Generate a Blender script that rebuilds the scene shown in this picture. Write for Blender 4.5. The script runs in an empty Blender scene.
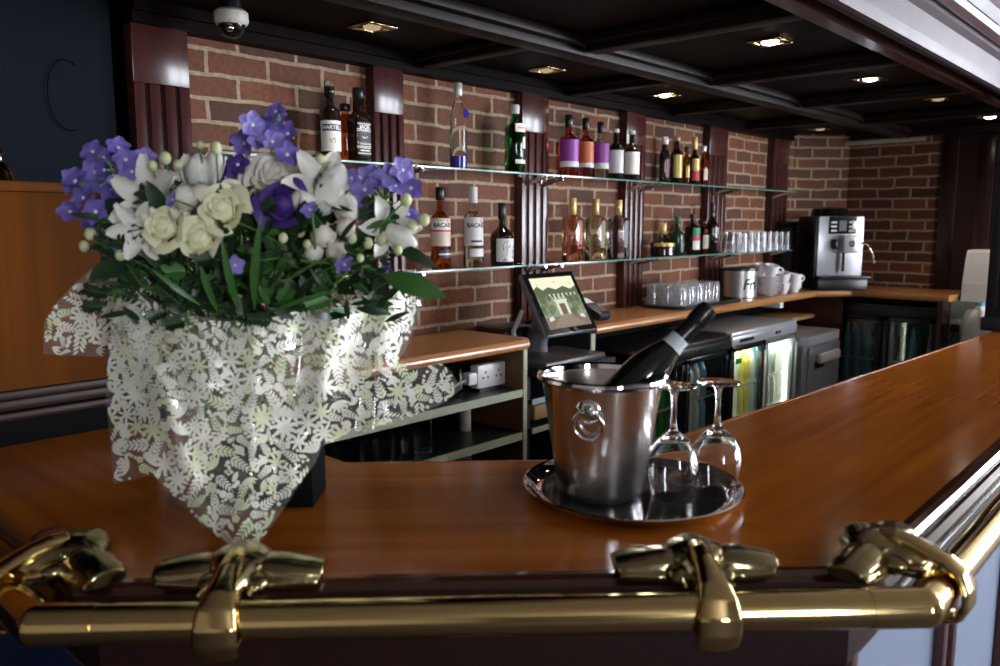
import bpy, bmesh, math, random
from mathutils import Vector, Matrix, geometry, noise
from math import sin, cos, pi, sqrt, radians as R, atan2, exp
random.seed(7)
S = bpy.context.scene
COL = S.collection

# ------------------------------------------------------------------ camera model
FPX, PCX, PCY = 804.0, 500.0, 333.0
PITCH = math.atan(110 / FPX); YAW = R(42.6)
CAM = Vector((0, -2.3, 1.57))
FWH = Vector((cos(YAW), sin(YAW), 0)); RT = Vector((sin(YAW), -cos(YAW), 0)); UP = Vector((0, 0, 1))
FW = FWH * cos(PITCH) - UP * sin(PITCH); UPC = UP * cos(PITCH) + FWH * sin(PITCH)
def ray(px, py): return FW + RT * ((px - PCX) / FPX) - UPC * ((py - PCY) / FPX)
def onY(px, py, Y): r = ray(px, py); return CAM + r * ((Y - CAM.y) / r.y)
def onX(px, py, X): r = ray(px, py); return CAM + r * ((X - CAM.x) / r.x)
def onZ(px, py, Z): r = ray(px, py); return CAM + r * ((Z - CAM.z) / r.z)
def onD(px, py, d): r = ray(px, py); return CAM + r * (d / r.dot(FWH))       # a given horizontal distance ahead of the lens

# ------------------------------------------------------------------ materials
def nt(name):
    m = bpy.data.materials.new(name); m.use_nodes = True
    n = m.node_tree; b = n.nodes['Principled BSDF']
    return m, n, b
def sset(b, **k):
    for key, v in k.items():
        b.inputs[key.replace('_', ' ')].default_value = v
def c4(c): return (c[0], c[1], c[2], 1)
def pm(name, c, rough=.5, metal=0, c2=None, scale=30, rvar=.06, bump=0, **k):
    """principled surface with a noise-driven colour and gloss variation"""
    m, n, b = nt(name)
    tc = n.nodes.new('ShaderNodeTexCoord'); no = n.nodes.new('ShaderNodeTexNoise')
    no.inputs['Scale'].default_value = scale; no.inputs['Detail'].default_value = 4
    n.links.new(tc.outputs['Object'], no.inputs['Vector'])
    mx = n.nodes.new('ShaderNodeMix'); mx.data_type = 'RGBA'
    c2 = c2 or tuple(x * .82 for x in c)
    mx.inputs[6].default_value = c4(c); mx.inputs[7].default_value = c4(c2)
    n.links.new(no.outputs['Fac'], mx.inputs[0]); n.links.new(mx.outputs[2], b.inputs['Base Color'])
    mr = n.nodes.new('ShaderNodeMapRange'); mr.inputs[3].default_value = max(.01, rough - rvar); mr.inputs[4].default_value = rough + rvar
    n.links.new(no.outputs['Fac'], mr.inputs[0]); n.links.new(mr.outputs[0], b.inputs['Roughness'])
    b.inputs['Metallic'].default_value = metal
    if bump:
        bp = n.nodes.new('ShaderNodeBump'); bp.inputs['Strength'].default_value = bump; bp.inputs['Distance'].default_value = .002
        n.links.new(no.outputs['Fac'], bp.inputs['Height']); n.links.new(bp.outputs[0], b.inputs['Normal'])
    sset(b, **k)
    return m
def wood(name, c1, c2, rough=.25, gscale=(2, 40, 40), uv=False, coat=0.0, c3=None, ior=1.5):
    m, n, b = nt(name)
    tc = n.nodes.new('ShaderNodeTexCoord'); mp = n.nodes.new('ShaderNodeMapping')
    mp.inputs['Scale'].default_value = gscale
    n.links.new(tc.outputs['UV' if uv else 'Object'], mp.inputs['Vector'])
    no = n.nodes.new('ShaderNodeTexNoise'); no.inputs['Scale'].default_value = 1; no.inputs['Detail'].default_value = 3; no.inputs['Distortion'].default_value = .25
    n.links.new(mp.outputs[0], no.inputs['Vector'])
    cr = n.nodes.new('ShaderNodeValToRGB'); cr.color_ramp.elements[0].position = .22; cr.color_ramp.elements[1].position = .75
    cr.color_ramp.elements[0].color = c4(c2); cr.color_ramp.elements[1].color = c4(c1)
    n.links.new(no.outputs['Fac'], cr.inputs[0])
    n2 = n.nodes.new('ShaderNodeTexNoise'); n2.inputs['Scale'].default_value = 2.2; n2.inputs['Detail'].default_value = 2
    n.links.new(tc.outputs['Object'], n2.inputs['Vector'])
    mx = n.nodes.new('ShaderNodeMix'); mx.data_type = 'RGBA'; mx.inputs[7].default_value = c4(c3 or c2)
    mr = n.nodes.new('ShaderNodeMapRange'); mr.inputs[1].default_value = .4; mr.inputs[2].default_value = .75; mr.inputs[4].default_value = .7
    n.links.new(n2.outputs['Fac'], mr.inputs[0]); n.links.new(mr.outputs[0], mx.inputs[0]); n.links.new(cr.outputs[0], mx.inputs[6])
    n.links.new(mx.outputs[2], b.inputs['Base Color'])
    bp = n.nodes.new('ShaderNodeBump'); bp.inputs['Strength'].default_value = .004 if uv else .03; bp.inputs['Distance'].default_value = .002
    n.links.new(no.outputs['Fac'], bp.inputs['Height']); n.links.new(bp.outputs[0], b.inputs['Normal'])
    sset(b, Roughness=rough, Coat_Weight=coat, Coat_Roughness=.08, IOR=ior)
    return m
def glass(name, c=(1, 1, 1), rough=0.0, ior=1.45):
    m, n, b = nt(name)
    sset(b, Base_Color=c4(c), Roughness=rough, IOR=ior, Transmission_Weight=1.0)
    no = n.nodes.new('ShaderNodeTexNoise'); no.inputs['Scale'].default_value = 25
    mr = n.nodes.new('ShaderNodeMapRange'); mr.inputs[3].default_value = rough; mr.inputs[4].default_value = rough + .03
    n.links.new(no.outputs['Fac'], mr.inputs[0]); n.links.new(mr.outputs[0], b.inputs['Roughness'])
    return m
def thinglass(name, tint=(1, 1, 1), gloss=1.0, rough=.02, f0=1.45):
    """sheet glass or film: see-through with a mirror-like Fresnel sheen"""
    m = bpy.data.materials.new(name); m.use_nodes = True; n = m.node_tree
    n.nodes.remove(n.nodes['Principled BSDF']); out = n.nodes['Material Output']
    t = n.nodes.new('ShaderNodeBsdfTransparent'); t.inputs[0].default_value = c4(tint)
    g = n.nodes.new('ShaderNodeBsdfGlossy'); g.inputs['Roughness'].default_value = rough
    no = n.nodes.new('ShaderNodeTexNoise'); no.inputs['Scale'].default_value = 18
    mr = n.nodes.new('ShaderNodeMapRange'); mr.inputs[3].default_value = rough * .6; mr.inputs[4].default_value = rough * 1.6
    n.links.new(no.outputs['Fac'], mr.inputs[0]); n.links.new(mr.outputs[0], g.inputs['Roughness'])
    fr = n.nodes.new('ShaderNodeLayerWeight'); pw = n.nodes.new('ShaderNodeMath'); pw.operation = 'POWER'; pw.inputs[1].default_value = 5
    n.links.new(fr.outputs['Facing'], pw.inputs[0])
    mm = n.nodes.new('ShaderNodeMath'); mm.operation = 'MULTIPLY_ADD'; mm.inputs[1].default_value = .9; mm.inputs[2].default_value = .045 * gloss; mm.use_clamp = True
    n.links.new(pw.outputs[0], mm.inputs[0])
    mx = n.nodes.new('ShaderNodeMixShader')
    n.links.new(mm.outputs[0], mx.inputs[0]); n.links.new(t.outputs[0], mx.inputs[1]); n.links.new(g.outputs[0], mx.inputs[2])
    n.links.new(mx.outputs[0], out.inputs[0])
    return m
def emit(name, c, s):
    m, n, b = nt(name)
    sset(b, Base_Color=(0.02, 0.02, 0.02, 1), Emission_Color=c4(c), Emission_Strength=s)
    return m
def brick(name, dark=1.0):
    m, n, b = nt(name)
    tc = n.nodes.new('ShaderNodeTexCoord'); sp = n.nodes.new('ShaderNodeSeparateXYZ'); cb = n.nodes.new('ShaderNodeCombineXYZ')
    n.links.new(tc.outputs['Object'], sp.inputs[0]); n.links.new(sp.outputs[0], cb.inputs[0]); n.links.new(sp.outputs[2], cb.inputs[1])
    wob = n.nodes.new('ShaderNodeTexNoise'); wob.inputs['Scale'].default_value = 9; wob.inputs['Detail'].default_value = 3
    n.links.new(cb.outputs[0], wob.inputs['Vector'])
    vm = n.nodes.new('ShaderNodeVectorMath'); vm.operation = 'MULTIPLY_ADD'; vm.inputs[1].default_value = (.017, .017, 0)
    n.links.new(wob.outputs['Color'], vm.inputs[0]); n.links.new(cb.outputs[0], vm.inputs[2])
    bt = n.nodes.new('ShaderNodeTexBrick'); bt.offset = .5; bt.inputs['Scale'].default_value = 1
    bt.inputs['Brick Width'].default_value = .205; bt.inputs['Row Height'].default_value = .0695
    bt.inputs['Mortar Size'].default_value = .0075; bt.inputs['Mortar Smooth'].default_value = .25; bt.inputs['Bias'].default_value = -.1
    bt.inputs['Color1'].default_value = c4((.20, .062, .022)); bt.inputs['Color2'].default_value = c4((.070, .024, .013)); bt.inputs['Mortar'].default_value = c4((.42, .30, .19))
    n.links.new(vm.outputs[0], bt.inputs['Vector'])
    n1 = n.nodes.new('ShaderNodeTexNoise'); n1.inputs['Scale'].default_value = 60; n1.inputs['Detail'].default_value = 8
    n.links.new(tc.outputs['Object'], n1.inputs['Vector'])
    mx = n.nodes.new('ShaderNodeMix'); mx.data_type = 'RGBA'; mx.blend_type = 'MULTIPLY'; mx.inputs[0].default_value = .75
    cr = n.nodes.new('ShaderNodeValToRGB'); cr.color_ramp.elements[0].position = .3; cr.color_ramp.elements[1].position = .65
    cr.color_ramp.elements[0].color = (.5, .46, .45, 1); cr.color_ramp.elements[1].color = (1.1, 1.1, 1.1, 1)
    n.links.new(n1.outputs['Fac'], cr.inputs[0]); n.links.new(bt.outputs['Color'], mx.inputs[6]); n.links.new(cr.outputs[0], mx.inputs[7])
    n.links.new(mx.outputs[2], b.inputs['Base Color'])
    ad = n.nodes.new('ShaderNodeMath'); ad.operation = 'MULTIPLY_ADD'; ad.inputs[1].default_value = .35
    inv = n.nodes.new('ShaderNodeMath'); inv.operation = 'SUBTRACT'; inv.inputs[0].default_value = 1
    n.links.new(bt.outputs['Fac'], inv.inputs[1]); n.links.new(n1.outputs['Fac'], ad.inputs[0]); n.links.new(inv.outputs[0], ad.inputs[2])
    bp = n.nodes.new('ShaderNodeBump'); bp.inputs['Strength'].default_value = .7; bp.inputs['Distance'].default_value = .006
    n.links.new(ad.outputs[0], bp.inputs['Height']); n.links.new(bp.outputs[0], b.inputs['Normal'])
    sset(b, Roughness=.75)
    return m

BRASS = pm('brass', (.80, .63, .30), .10, 1, (.68, .50, .21), 14, .04)
BRASS_OLD = pm('tarnished_brass', (.60, .49, .25), .17, 1, (.16, .15, .09), 24, .06, bump=.2)
def brushed(name, c, rough, an):
    m = pm(name, c, rough, 1, tuple(x * .9 for x in c), 5, .03); n = m.node_tree; b = n.nodes['Principled BSDF']
    t = n.nodes.new('ShaderNodeTangent'); t.direction_type = 'RADIAL'; t.axis = 'Z'; n.links.new(t.outputs[0], b.inputs['Tangent'])
    b.inputs['Anisotropic'].default_value = an; b.inputs['Anisotropic Rotation'].default_value = .25; return m
STEEL = brushed('brushed_steel', (.82, .80, .78), .22, .85)
CHROME = pm('polished_steel', (.86, .86, .87), .05, 1, (.78, .78, .8), 6, .02)
SILVER = pm('silver_paint', (.66, .67, .71), .3, .45, (.58, .59, .64), 20)
DARKSTEEL = pm('grey_steel', (.34, .37, .44), .35, .35, (.28, .30, .36), 12)
BARTOP = wood('bar_top_wood', (.52, .158, .016), (.27, .068, .007), .17, (1.1, 22, 1), True, 0, (.26, .07, .008), 1.38)
BACKTOP = wood('back_counter_wood', (.52, .24, .085), (.36, .145, .045), .28, (1.2, 28, 1), True, .2, (.42, .18, .06))
DARKWOOD = wood('dark_mahogany', (.026, .007, .006), (.012, .004, .003), .28, (30, 30, 1.5), False, .05)
MAHOG = wood('red_mahogany', (.085, .024, .020), (.045, .013, .012), .24, (30, 30, 1.5), False, .1)
HONEY = wood('honey_wood', (.120, .033, .0010), (.066, .017, .0006), .5, (22, 22, 1.2), False, 0, None, 1.15)
PLY = wood('pale_plywood', (.50, .30, .12), (.40, .22, .08), .5, (20, 20, 2))
BRICK = brick('red_brick')
BLUEWALL = pm('navy_wall_paint', (.011, .013, .019), .85, 0, (.009, .011, .016), 5, IOR=1.15)
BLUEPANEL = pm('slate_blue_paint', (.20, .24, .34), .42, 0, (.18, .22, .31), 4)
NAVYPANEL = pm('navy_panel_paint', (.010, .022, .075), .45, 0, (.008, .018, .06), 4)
BLACK = pm('black_plastic', (.012, .012, .013), .35)
BLACKG = pm('black_gloss', (.010, .010, .011), .08, 0, None, 20, .03)
BLACKM = pm('black_matt', (.004, .004, .0045), .8, IOR=1.15)
MOULD = wood('dark_moulding', (.030, .008, .005), (.012, .004, .003), .45, (2, 40, 40), False, 0, None, 1.3)
WHITE = pm('white_plastic', (.80, .79, .77), .35)
CHINA = pm('white_china', (.86, .82, .84), .15, 0, (.84, .80, .82), 5, .03)
CREAM = pm('cream_plastic', (.75, .72, .62), .4)
SHELFEDGE = pm('pale_green_edging', (.46, .50, .36), .45, 0, (.40, .44, .31), 18)
DARKSHELF = pm('dark_shelf_board', (.025, .025, .03), .35)
GREENWALL = pm('pale_green_wall', (.36, .46, .38), .6, 0, (.32, .42, .34), 7)
CLEAR = glass('clear_glass')
PRESSED = thinglass('pressed_glass', (.94, .95, .96), 3.0, .06)
_n = PRESSED.node_tree; _d = _n.nodes.new('ShaderNodeBsdfDiffuse'); _d.inputs[0].default_value = (.9, .9, .92, 1); _m = _n.nodes.new('ShaderNodeMixShader'); _m.inputs[0].default_value = .12
_o = _n.nodes['Material Output']; _src = _o.inputs[0].links[0].from_socket
_n.links.new(_src, _m.inputs[1]); _n.links.new(_d.outputs[0], _m.inputs[2]); _n.links.new(_m.outputs[0], _o.inputs[0])
SHEET = thinglass('shelf_glass', (.90, .97, .94), 1.0)
PANE = thinglass('fridge_pane', (.92, .96, .95), 1.2)
TEAL = pm('glass_edge_green', (.16, .34, .29), .12, 0, (.09, .24, .21), 15, .03)
FILM = thinglass('clear_film', (.97, .97, .97), 2.6, .06)
_n = FILM.node_tree; _d = _n.nodes.new('ShaderNodeBsdfDiffuse'); _d.inputs[0].default_value = (.8, .8, .72, 1); _m = _n.nodes.new('ShaderNodeMixShader'); _m.inputs[0].default_value = .10
_o = _n.nodes['Material Output']; _src = _o.inputs[0].links[0].from_socket
_n.links.new(_src, _m.inputs[1]); _n.links.new(_d.outputs[0], _m.inputs[2]); _n.links.new(_m.outputs[0], _o.inputs[0])      # faint haze of the printed film
PRINT = pm('white_print', (.93, .91, .81), .3, 0, (.88, .87, .74), 40, .05)
PRINTG = pm('cream_green_print', (.84, .86, .58), .3, 0, (.72, .80, .54), 40, .05)
SOFFM = wood('soffit_mahogany', (.009, .003, .0028), (.005, .002, .002), .5, (30, 30, 1.5), False, 0, None, 1.15)
FLOORM = pm('dark_carpet', (.05, .035, .035), .9, 0, (.03, .02, .02), 60)
PLASTER = pm('room_plaster', (.30, .25, .21), .8, 0, (.27, .22, .19), 3)
GREY = pm('grey_plastic', (.16, .16, .18), .4)

# ------------------------------------------------------------------ mesh builder
class MB:
    def __init__(self): self.v = []; self.f = []; self.mi = []; self.sm = []; self.uv = None
    def add(self, vs, fs, mi=0, smooth=False, M=None):
        o = len(self.v)
        for p in vs:
            p = Vector(p); self.v.append(M @ p if M else p)
        for f in fs: self.f.append(tuple(i + o for i in f)); self.mi.append(mi); self.sm.append(smooth)
        return self
    def bm(self, b, mi=0, smooth=False, M=None):
        b.verts.index_update()
        self.add([v.co.copy() for v in b.verts], [[v.index for v in f.verts] for f in b.faces], mi, smooth, M); b.free(); return self
    def box(self, c, s, mi=0, bev=0, M=None, seg=2):
        b = bmesh.new(); bmesh.ops.create_cube(b, size=1)
        for v in b.verts: v.co = Vector((v.co.x * s[0] + c[0], v.co.y * s[1] + c[1], v.co.z * s[2] + c[2]))
        if bev: bmesh.ops.bevel(b, geom=b.edges[:], offset=min(bev, min(s) * .45), segments=seg, profile=.5, affect='EDGES')
        return self.bm(b, mi, bool(bev), M)
    def bx(self, x0, x1, y0, y1, z0, z1, mi=0, bev=0, M=None):
        return self.box(((x0 + x1) / 2, (y0 + y1) / 2, (z0 + z1) / 2), (x1 - x0, y1 - y0, z1 - z0), mi, bev, M)
    def lathe(self, prof, n=32, mi=0, M=None, sq=None, smooth=True, a0=0, a1=2 * pi, cap=True):
        """prof: list of (radius, z); sq = superellipse exponent for squarish bottles"""
        full = abs(a1 - a0 - 2 * pi) < 1e-6
        k = n if full else n + 1
        vs = []; fs = []
        for r, z in prof:
            for i in range(k):
                a = a0 + (a1 - a0) * i / n; m = 1
                if sq: m = 1 / ((abs(cos(a)) ** sq + abs(sin(a)) ** sq) ** (1 / sq))
                vs.append((r * m * cos(a), r * m * sin(a), z))
        for j in range(len(prof) - 1):
            for i in range(n):
                i2 = (i + 1) % k
                fs.append((j * k + i, j * k + i2, (j + 1) * k + i2, (j + 1) * k + i))
        if cap and full:
            if prof[0][0] > 1e-5: fs.append(tuple(reversed(range(k))))
            if prof[-1][0] > 1e-5: fs.append(tuple((len(prof) - 1) * k + i for i in range(k)))
        return self.add(vs, fs, mi, smooth, M)
    def tube(self, pts, r, n=12, mi=0, M=None, closed=False, cap=True, ry=None, upv=None):
        """round (or elliptical: r across, ry along the curve normal) tube through pts; r may be a list"""
        pts = [Vector(p) for p in pts]; m = len(pts)
        rs = r if isinstance(r, (list, tuple)) else [r] * m
        rys = ry if isinstance(ry, (list, tuple)) else ([ry] * m if ry else rs)
        vs = []; fs = []; prev = None
        for i, p in enumerate(pts):
            a = pts[i - 1] if (i or closed) else p; b = pts[(i + 1) % m] if (i < m - 1 or closed) else p
            t = (b - a).normalized()
            if upv is not None: u = Vector(upv)
            elif prev is None: u = Vector((0, 0, 1)) if abs(t.z) < .9 else Vector((1, 0, 0))
            else: u = prev
            u = (u - t * u.dot(t)).normalized(); prev = u; w = t.cross(u)
            for k in range(n):
                an = 2 * pi * k / n; vs.append(p + u * cos(an) * rs[i] + w * sin(an) * rys[i])
        for i in range(m if closed else m - 1):
            for k in range(n):
                a = i * n + k; b = i * n + (k + 1) % n; c = ((i + 1) % m) * n + (k + 1) % n; d = ((i + 1) % m) * n + k
                fs.append((a, b, c, d))
        if cap and not closed:
            fs.append(tuple(reversed(range(n)))); fs.append(tuple((m - 1) * n + k for k in range(n)))
        return self.add(vs, fs, mi, True, M)
    def ell(self, c, r, mi=0, M=None, seg=16, rings=10):
        b = bmesh.new(); bmesh.ops.create_uvsphere(b, u_segments=seg, v_segments=rings, radius=1)
        for v in b.verts: v.co = Vector((v.co.x * r[0] + c[0], v.co.y * r[1] + c[1], v.co.z * r[2] + c[2]))
        return self.bm(b, mi, True, M)
    def prism(self, poly, z0, z1, mi=0, M=None):
        n = len(poly)
        vs = [(x, y, z0) for x, y in poly] + [(x, y, z1) for x, y in poly]
        fs = [tuple(reversed(range(n))), tuple(range(n, 2 * n))] + [(i, (i + 1) % n, n + (i + 1) % n, n + i) for i in range(n)]
        return self.add(vs, fs, mi, False, M)
    def sweep(self, prof, path, mi=0, smooth=False, closed=False):
        """prof: (out, z) closed outline swept along a flat path with mitred corners; out is to the left of travel"""
        P = [Vector((p[0], p[1])) for p in path]; m = len(P); k = len(prof); vs = []; fs = []
        for i, p in enumerate(P):
            d0 = (P[i] - P[i - 1]).normalized() if i else None; d1 = (P[i + 1] - P[i]).normalized() if i < m - 1 else None
            n0 = Vector((-d0.y, d0.x)) if d0 else None; n1 = Vector((-d1.y, d1.x)) if d1 else None
            if n0 is None: nn = n1
            elif n1 is None: nn = n0
            else: nn = (n0 + n1); nn = nn / nn.dot(n0)
            for o, z in prof: vs.append((p.x + nn.x * o, p.y + nn.y * o, z))
        for i in range(m - 1):
            for j in range(k):
                j2 = (j + 1) % k; fs.append((i * k + j, i * k + j2, (i + 1) * k + j2, (i + 1) * k + j))
        fs.append(tuple(reversed(range(k)))); fs.append(tuple((m - 1) * k + j for j in range(k)))
        return self.add(vs, fs, mi, smooth)
    def grid(self, fn, nu, nv, mi=0, M=None, wrap=False):
        vs = [fn(i / nu, j / nv) for j in range(nv + 1) for i in range(nu + 1)]; w = nu + 1
        fs = [(j * w + i, j * w + i + 1, (j + 1) * w + i + 1, (j + 1) * w + i) for j in range(nv) for i in range(nu)]
        return self.add(vs, fs, mi, True, M)

def mesh(mb, name, mats, fixn=True):
    me = bpy.data.meshes.new(name); me.from_pydata([tuple(v) for v in mb.v], [], mb.f)
    for m in (mats if isinstance(mats, (list, tuple)) else [mats]): me.materials.append(m)
    me.polygons.foreach_set('material_index', mb.mi); me.polygons.foreach_set('use_smooth', mb.sm)
    if fixn:
        b = bmesh.new(); b.from_mesh(me); bmesh.ops.recalc_face_normals(b, faces=b.faces); b.to_mesh(me); b.free()
    me.update()
    return me
def obj(name, mb, mats, parent=None, loc=(0, 0, 0), rot=(0, 0, 0), fixn=True, sharp=True):
    me = mb if isinstance(mb, bpy.types.Mesh) else mesh(mb, name, mats, fixn)
    o = bpy.data.objects.new(name, me); COL.objects.link(o)
    o.location = loc; o.rotation_euler = rot
    if parent: o.parent = parent
    if sharp and any(p.use_smooth for p in me.polygons):
        b = bmesh.new(); b.from_mesh(me)
        for e in b.edges:
            if len(e.link_faces) == 2 and e.calc_face_angle(0) > R(42): e.smooth = False
        b.to_mesh(me); b.free()
    return o
def tag(o, label, cat, group=None, kind=None):
    o['label'] = label; o['category'] = cat
    if group: o['group'] = group
    if kind: o['kind'] = kind
    return o
def thing(name, label, cat, loc=(0, 0, 0), rotz=0, group=None):
    o = bpy.data.objects.new(name, None); COL.objects.link(o); o.empty_display_size = .05
    o.location = loc; o.rotation_euler = (0, 0, rotz)
    return tag(o, label, cat, group)
def struct(name, mb, mats, loc=(0, 0, 0), rot=(0, 0, 0), parent=None):
    o = obj(name, mb, mats, parent, loc, rot)
    if not parent: o['kind'] = 'structure'
    return o
def dup(root, loc, rotz=None, label=None, group=None, rot=None):
    r = root.copy(); COL.objects.link(r); r.location = loc
    if rotz is not None: r.rotation_euler = (0, 0, rotz)
    if rot is not None: r.rotation_euler = rot
    if label: r['label'] = label
    if group: r['group'] = group
    for ch in list(root.children):
        c = ch.copy(); COL.objects.link(c); c.parent = r
        for g in list(ch.children):
            d = g.copy(); COL.objects.link(d); d.parent = c
    return r
_txt = {}
def text2d(s, size=1.0, bold=0, align='CENTER', spacing=1.0):
    key = (s, bold, align, spacing)
    if key not in _txt:
        cu = bpy.data.curves.new('t', 'FONT'); cu.body = s; cu.size = 1; cu.align_x = align; cu.align_y = 'CENTER'; cu.resolution_u = 3; cu.offset = bold; cu.space_character = spacing
        ob = bpy.data.objects.new('t', cu); COL.objects.link(ob)
        me = bpy.data.meshes.new_from_object(ob.evaluated_get(bpy.context.evaluated_depsgraph_get()))
        tb = bmesh.new(); tb.from_mesh(me); bmesh.ops.triangulate(tb, faces=tb.faces[:])
        for _ in range(3):
            le = [e for e in tb.edges if e.calc_length() > .16]
            if le: bmesh.ops.subdivide_edges(tb, edges=le, cuts=1, use_grid_fill=False)
            bmesh.ops.triangulate(tb, faces=[f for f in tb.faces if len(f.verts) > 3])
        tb.to_mesh(me); tb.free()
        _txt[key] = ([tuple(v.co) for v in me.vertices], [tuple(p.vertices) for p in me.polygons])
        bpy.data.objects.remove(ob); bpy.data.curves.remove(cu); bpy.data.meshes.remove(me)
    vs, fs = _txt[key]
    return [(x * size, y * size) for x, y, _ in vs], fs
PL = pm('ink_black', (.015, .015, .02), .5); PW = pm('label_white', (.84, .82, .80), .5); PR = pm('ink_red', (.65, .04, .05), .5)
PN = pm('ink_navy', (.02, .03, .12), .5); PP = pm('ink_purple', (.22, .04, .42), .45, 0, (.40, .05, .30), 25); PO = pm('ink_orange', (.75, .22, .05), .45, 0, (.60, .10, .05), 25)
PG = pm('label_gold', (.62, .45, .14), .35, .3); PBL = pm('ink_blue', (.10, .35, .62), .5); PPK = pm('ink_magenta', (.62, .03, .36), .5); PGR = pm('ink_green', (.03, .30, .12), .5)
PPE = pm('label_peach', (.80, .62, .50), .5)

# ------------------------------------------------------------------ camera
cam = bpy.data.cameras.new('camera'); co = bpy.data.objects.new('camera', cam); COL.objects.link(co)
co.location = CAM
co.rotation_euler = Matrix((RT, UPC, -FW)).transposed().to_euler()
cam.sensor_width = 36; cam.lens = 36 * FPX / 1000; cam.clip_start = .02
cam.dof.use_dof = True; cam.dof.focus_distance = 2.1; cam.dof.aperture_fstop = 4.0
S.camera = co

# ================================================================== SETTING
SOFF = 2.165
struct('floor', MB().bx(-4.2, 9, -7, 1.2, -.1, 0), FLOORM)
struct('wall_back', MB().bx(.95, 5.5, 0, .12, 0, 2.9), BRICK)
d45 = Vector((1, -1, 0)).normalized()
# the diagonal corner and the far side wall keep their own brick coordinates
struct('wall_corner', MB().bx(0, .62, 0, .1, 0, 2.9), BRICK, (5.40, .05, 0), (0, 0, R(-45)))
struct('wall_right', MB().bx(0, .62, 0, .1, 0, 2.9), BRICK, (5.72, -.27, 0), (0, 0, R(-90)))
struct('wall_far_right', MB().bx(5.72, 5.85, -2.3, -.86, 0, 2.9), DARKWOOD)
struct('wall_left', MB().bx(-4.2, .985, 0, .12, 0, 2.9), BLUEWALL)
# customer side of the room, behind the camera
struct('wall_left_side', MB().bx(-4.2, -4.05, -7, 0, 0, 2.9), PLASTER)
SWIN = [(-6.2, -4.6), (-4.3, -2.8)]
mb = MB().bx(8.85, 9, -7, -6.2, 0, 2.9).bx(8.85, 9, -4.6, -4.3, 0, 2.9).bx(8.85, 9, -2.8, -.9, 0, 2.9)
for a, b in SWIN: mb.bx(8.85, 9, a, b, 0, .6).bx(8.85, 9, a, b, 2.75, 2.9)
struct('wall_right_side', mb, PLASTER)
struct('ceiling', MB().bx(-4.2, 9, -7, 1.2, 2.9, 3.0), PLASTER)
WIN = [(-1.7, -.7), (4.9, 6.4), (6.8, 8.4)]
WZ0, WZ1, WY = .7, 2.6, -6.6
mb = MB(); xs = [-4.2] + [v for w in WIN for v in w] + [9]
for i in range(0, len(xs), 2): mb.bx(xs[i], xs[i + 1], WY - .15, WY, 0, 2.9)
for a, b in WIN: mb.bx(a, b, WY - .15, WY, 0, WZ0).bx(a, b, WY - .15, WY, WZ1, 2.9)
struct('wall_front', mb, PLASTER)
DAY = emit('daylit_window', (.84, .90, 1.0), 14.0)
for i, (a, b) in enumerate(WIN):
    m_ = MB(); z_ = (WZ0 + WZ1) / 2
    for x in (a + .03, b - .03, (a + b) / 2): m_.bx(x - .03, x + .03, WY - .10, WY - .02, WZ0, WZ1)
    for z in (WZ0 + .03, WZ1 - .03, z_ + .25): m_.bx(a, b, WY - .10, WY - .02, z - .03, z + .03)
    w = struct('window_%d' % (i + 1), m_, WHITE)
    struct('window_pane', MB().bx(a, b, WY - .085, WY - .075, WZ0, WZ1), DAY, parent=w)

for i, (a, b) in enumerate(SWIN):
    m_ = MB()
    for y in (a + .03, b - .03, (a + b) / 2): m_.bx(8.87, 8.95, y - .03, y + .03, .6, 2.75)
    for z in (.63, 1.9, 2.72): m_.bx(8.87, 8.95, a, b, z - .03, z + .03)
    w = struct('window_%d' % (i + 4), m_, WHITE)
    struct('window_pane', MB().bx(8.925, 8.935, a, b, .6, 2.75), DAY, parent=w)

# pilasters with three reeded grooves
def pilaster(x0, x1, z0, z1, name):
    m_ = MB(); w = x1 - x0; t = .045
    g = .012; n = 3; seg = (w - n * g) / (n + 1)
    m_.bx(x0, x1, -.03, .0, z0, z1)
    for i in range(n + 1):
        a = x0 + i * (seg + g); m_.bx(a, a + seg, -t, -.03, z0, z1 - .16, bev=.003)
    m_.bx(x0, x1, -t, -.03, z1 - .16, z1, bev=.003)
    o = struct(name, m_, MAHOG); return o
PIL = [(.985, 1.145), (1.81, 1.945), (2.59, 2.765), (3.365, 3.535), (4.195, 4.41), (5.035, 5.27)]
for i, (a, b) in enumerate(PIL): pilaster(a, b, 1.15, 2.11, 'trim_%d' % (i + 1))
struct('trim_7', MB().bx(.985, 5.3, -.06, 0, 2.105, SOFF).bx(.985, 5.3, -.075, 0, 2.135, SOFF), SOFFM)
# black sheet added for the dark under the back counter; corner panelling
struct('trim_8', MB().bx(.985, 5.30, -.02, 0, .0, 1.10), BLACKM)
mb = MB()
for y in (-.90, -1.10, -1.30): mb.bx(5.68, 5.72, y - .045, y + .045, 1.15, 2.1, bev=.004)
mb.bx(5.69, 5.72, -1.4, -.86, 1.15, 2.1)
struct('trim_9', mb, DARKWOOD)
struct('trim_10', MB().bx(5.36, 5.72, -1.5, -1.04, .0, 1.11), GREENWALL)

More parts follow.
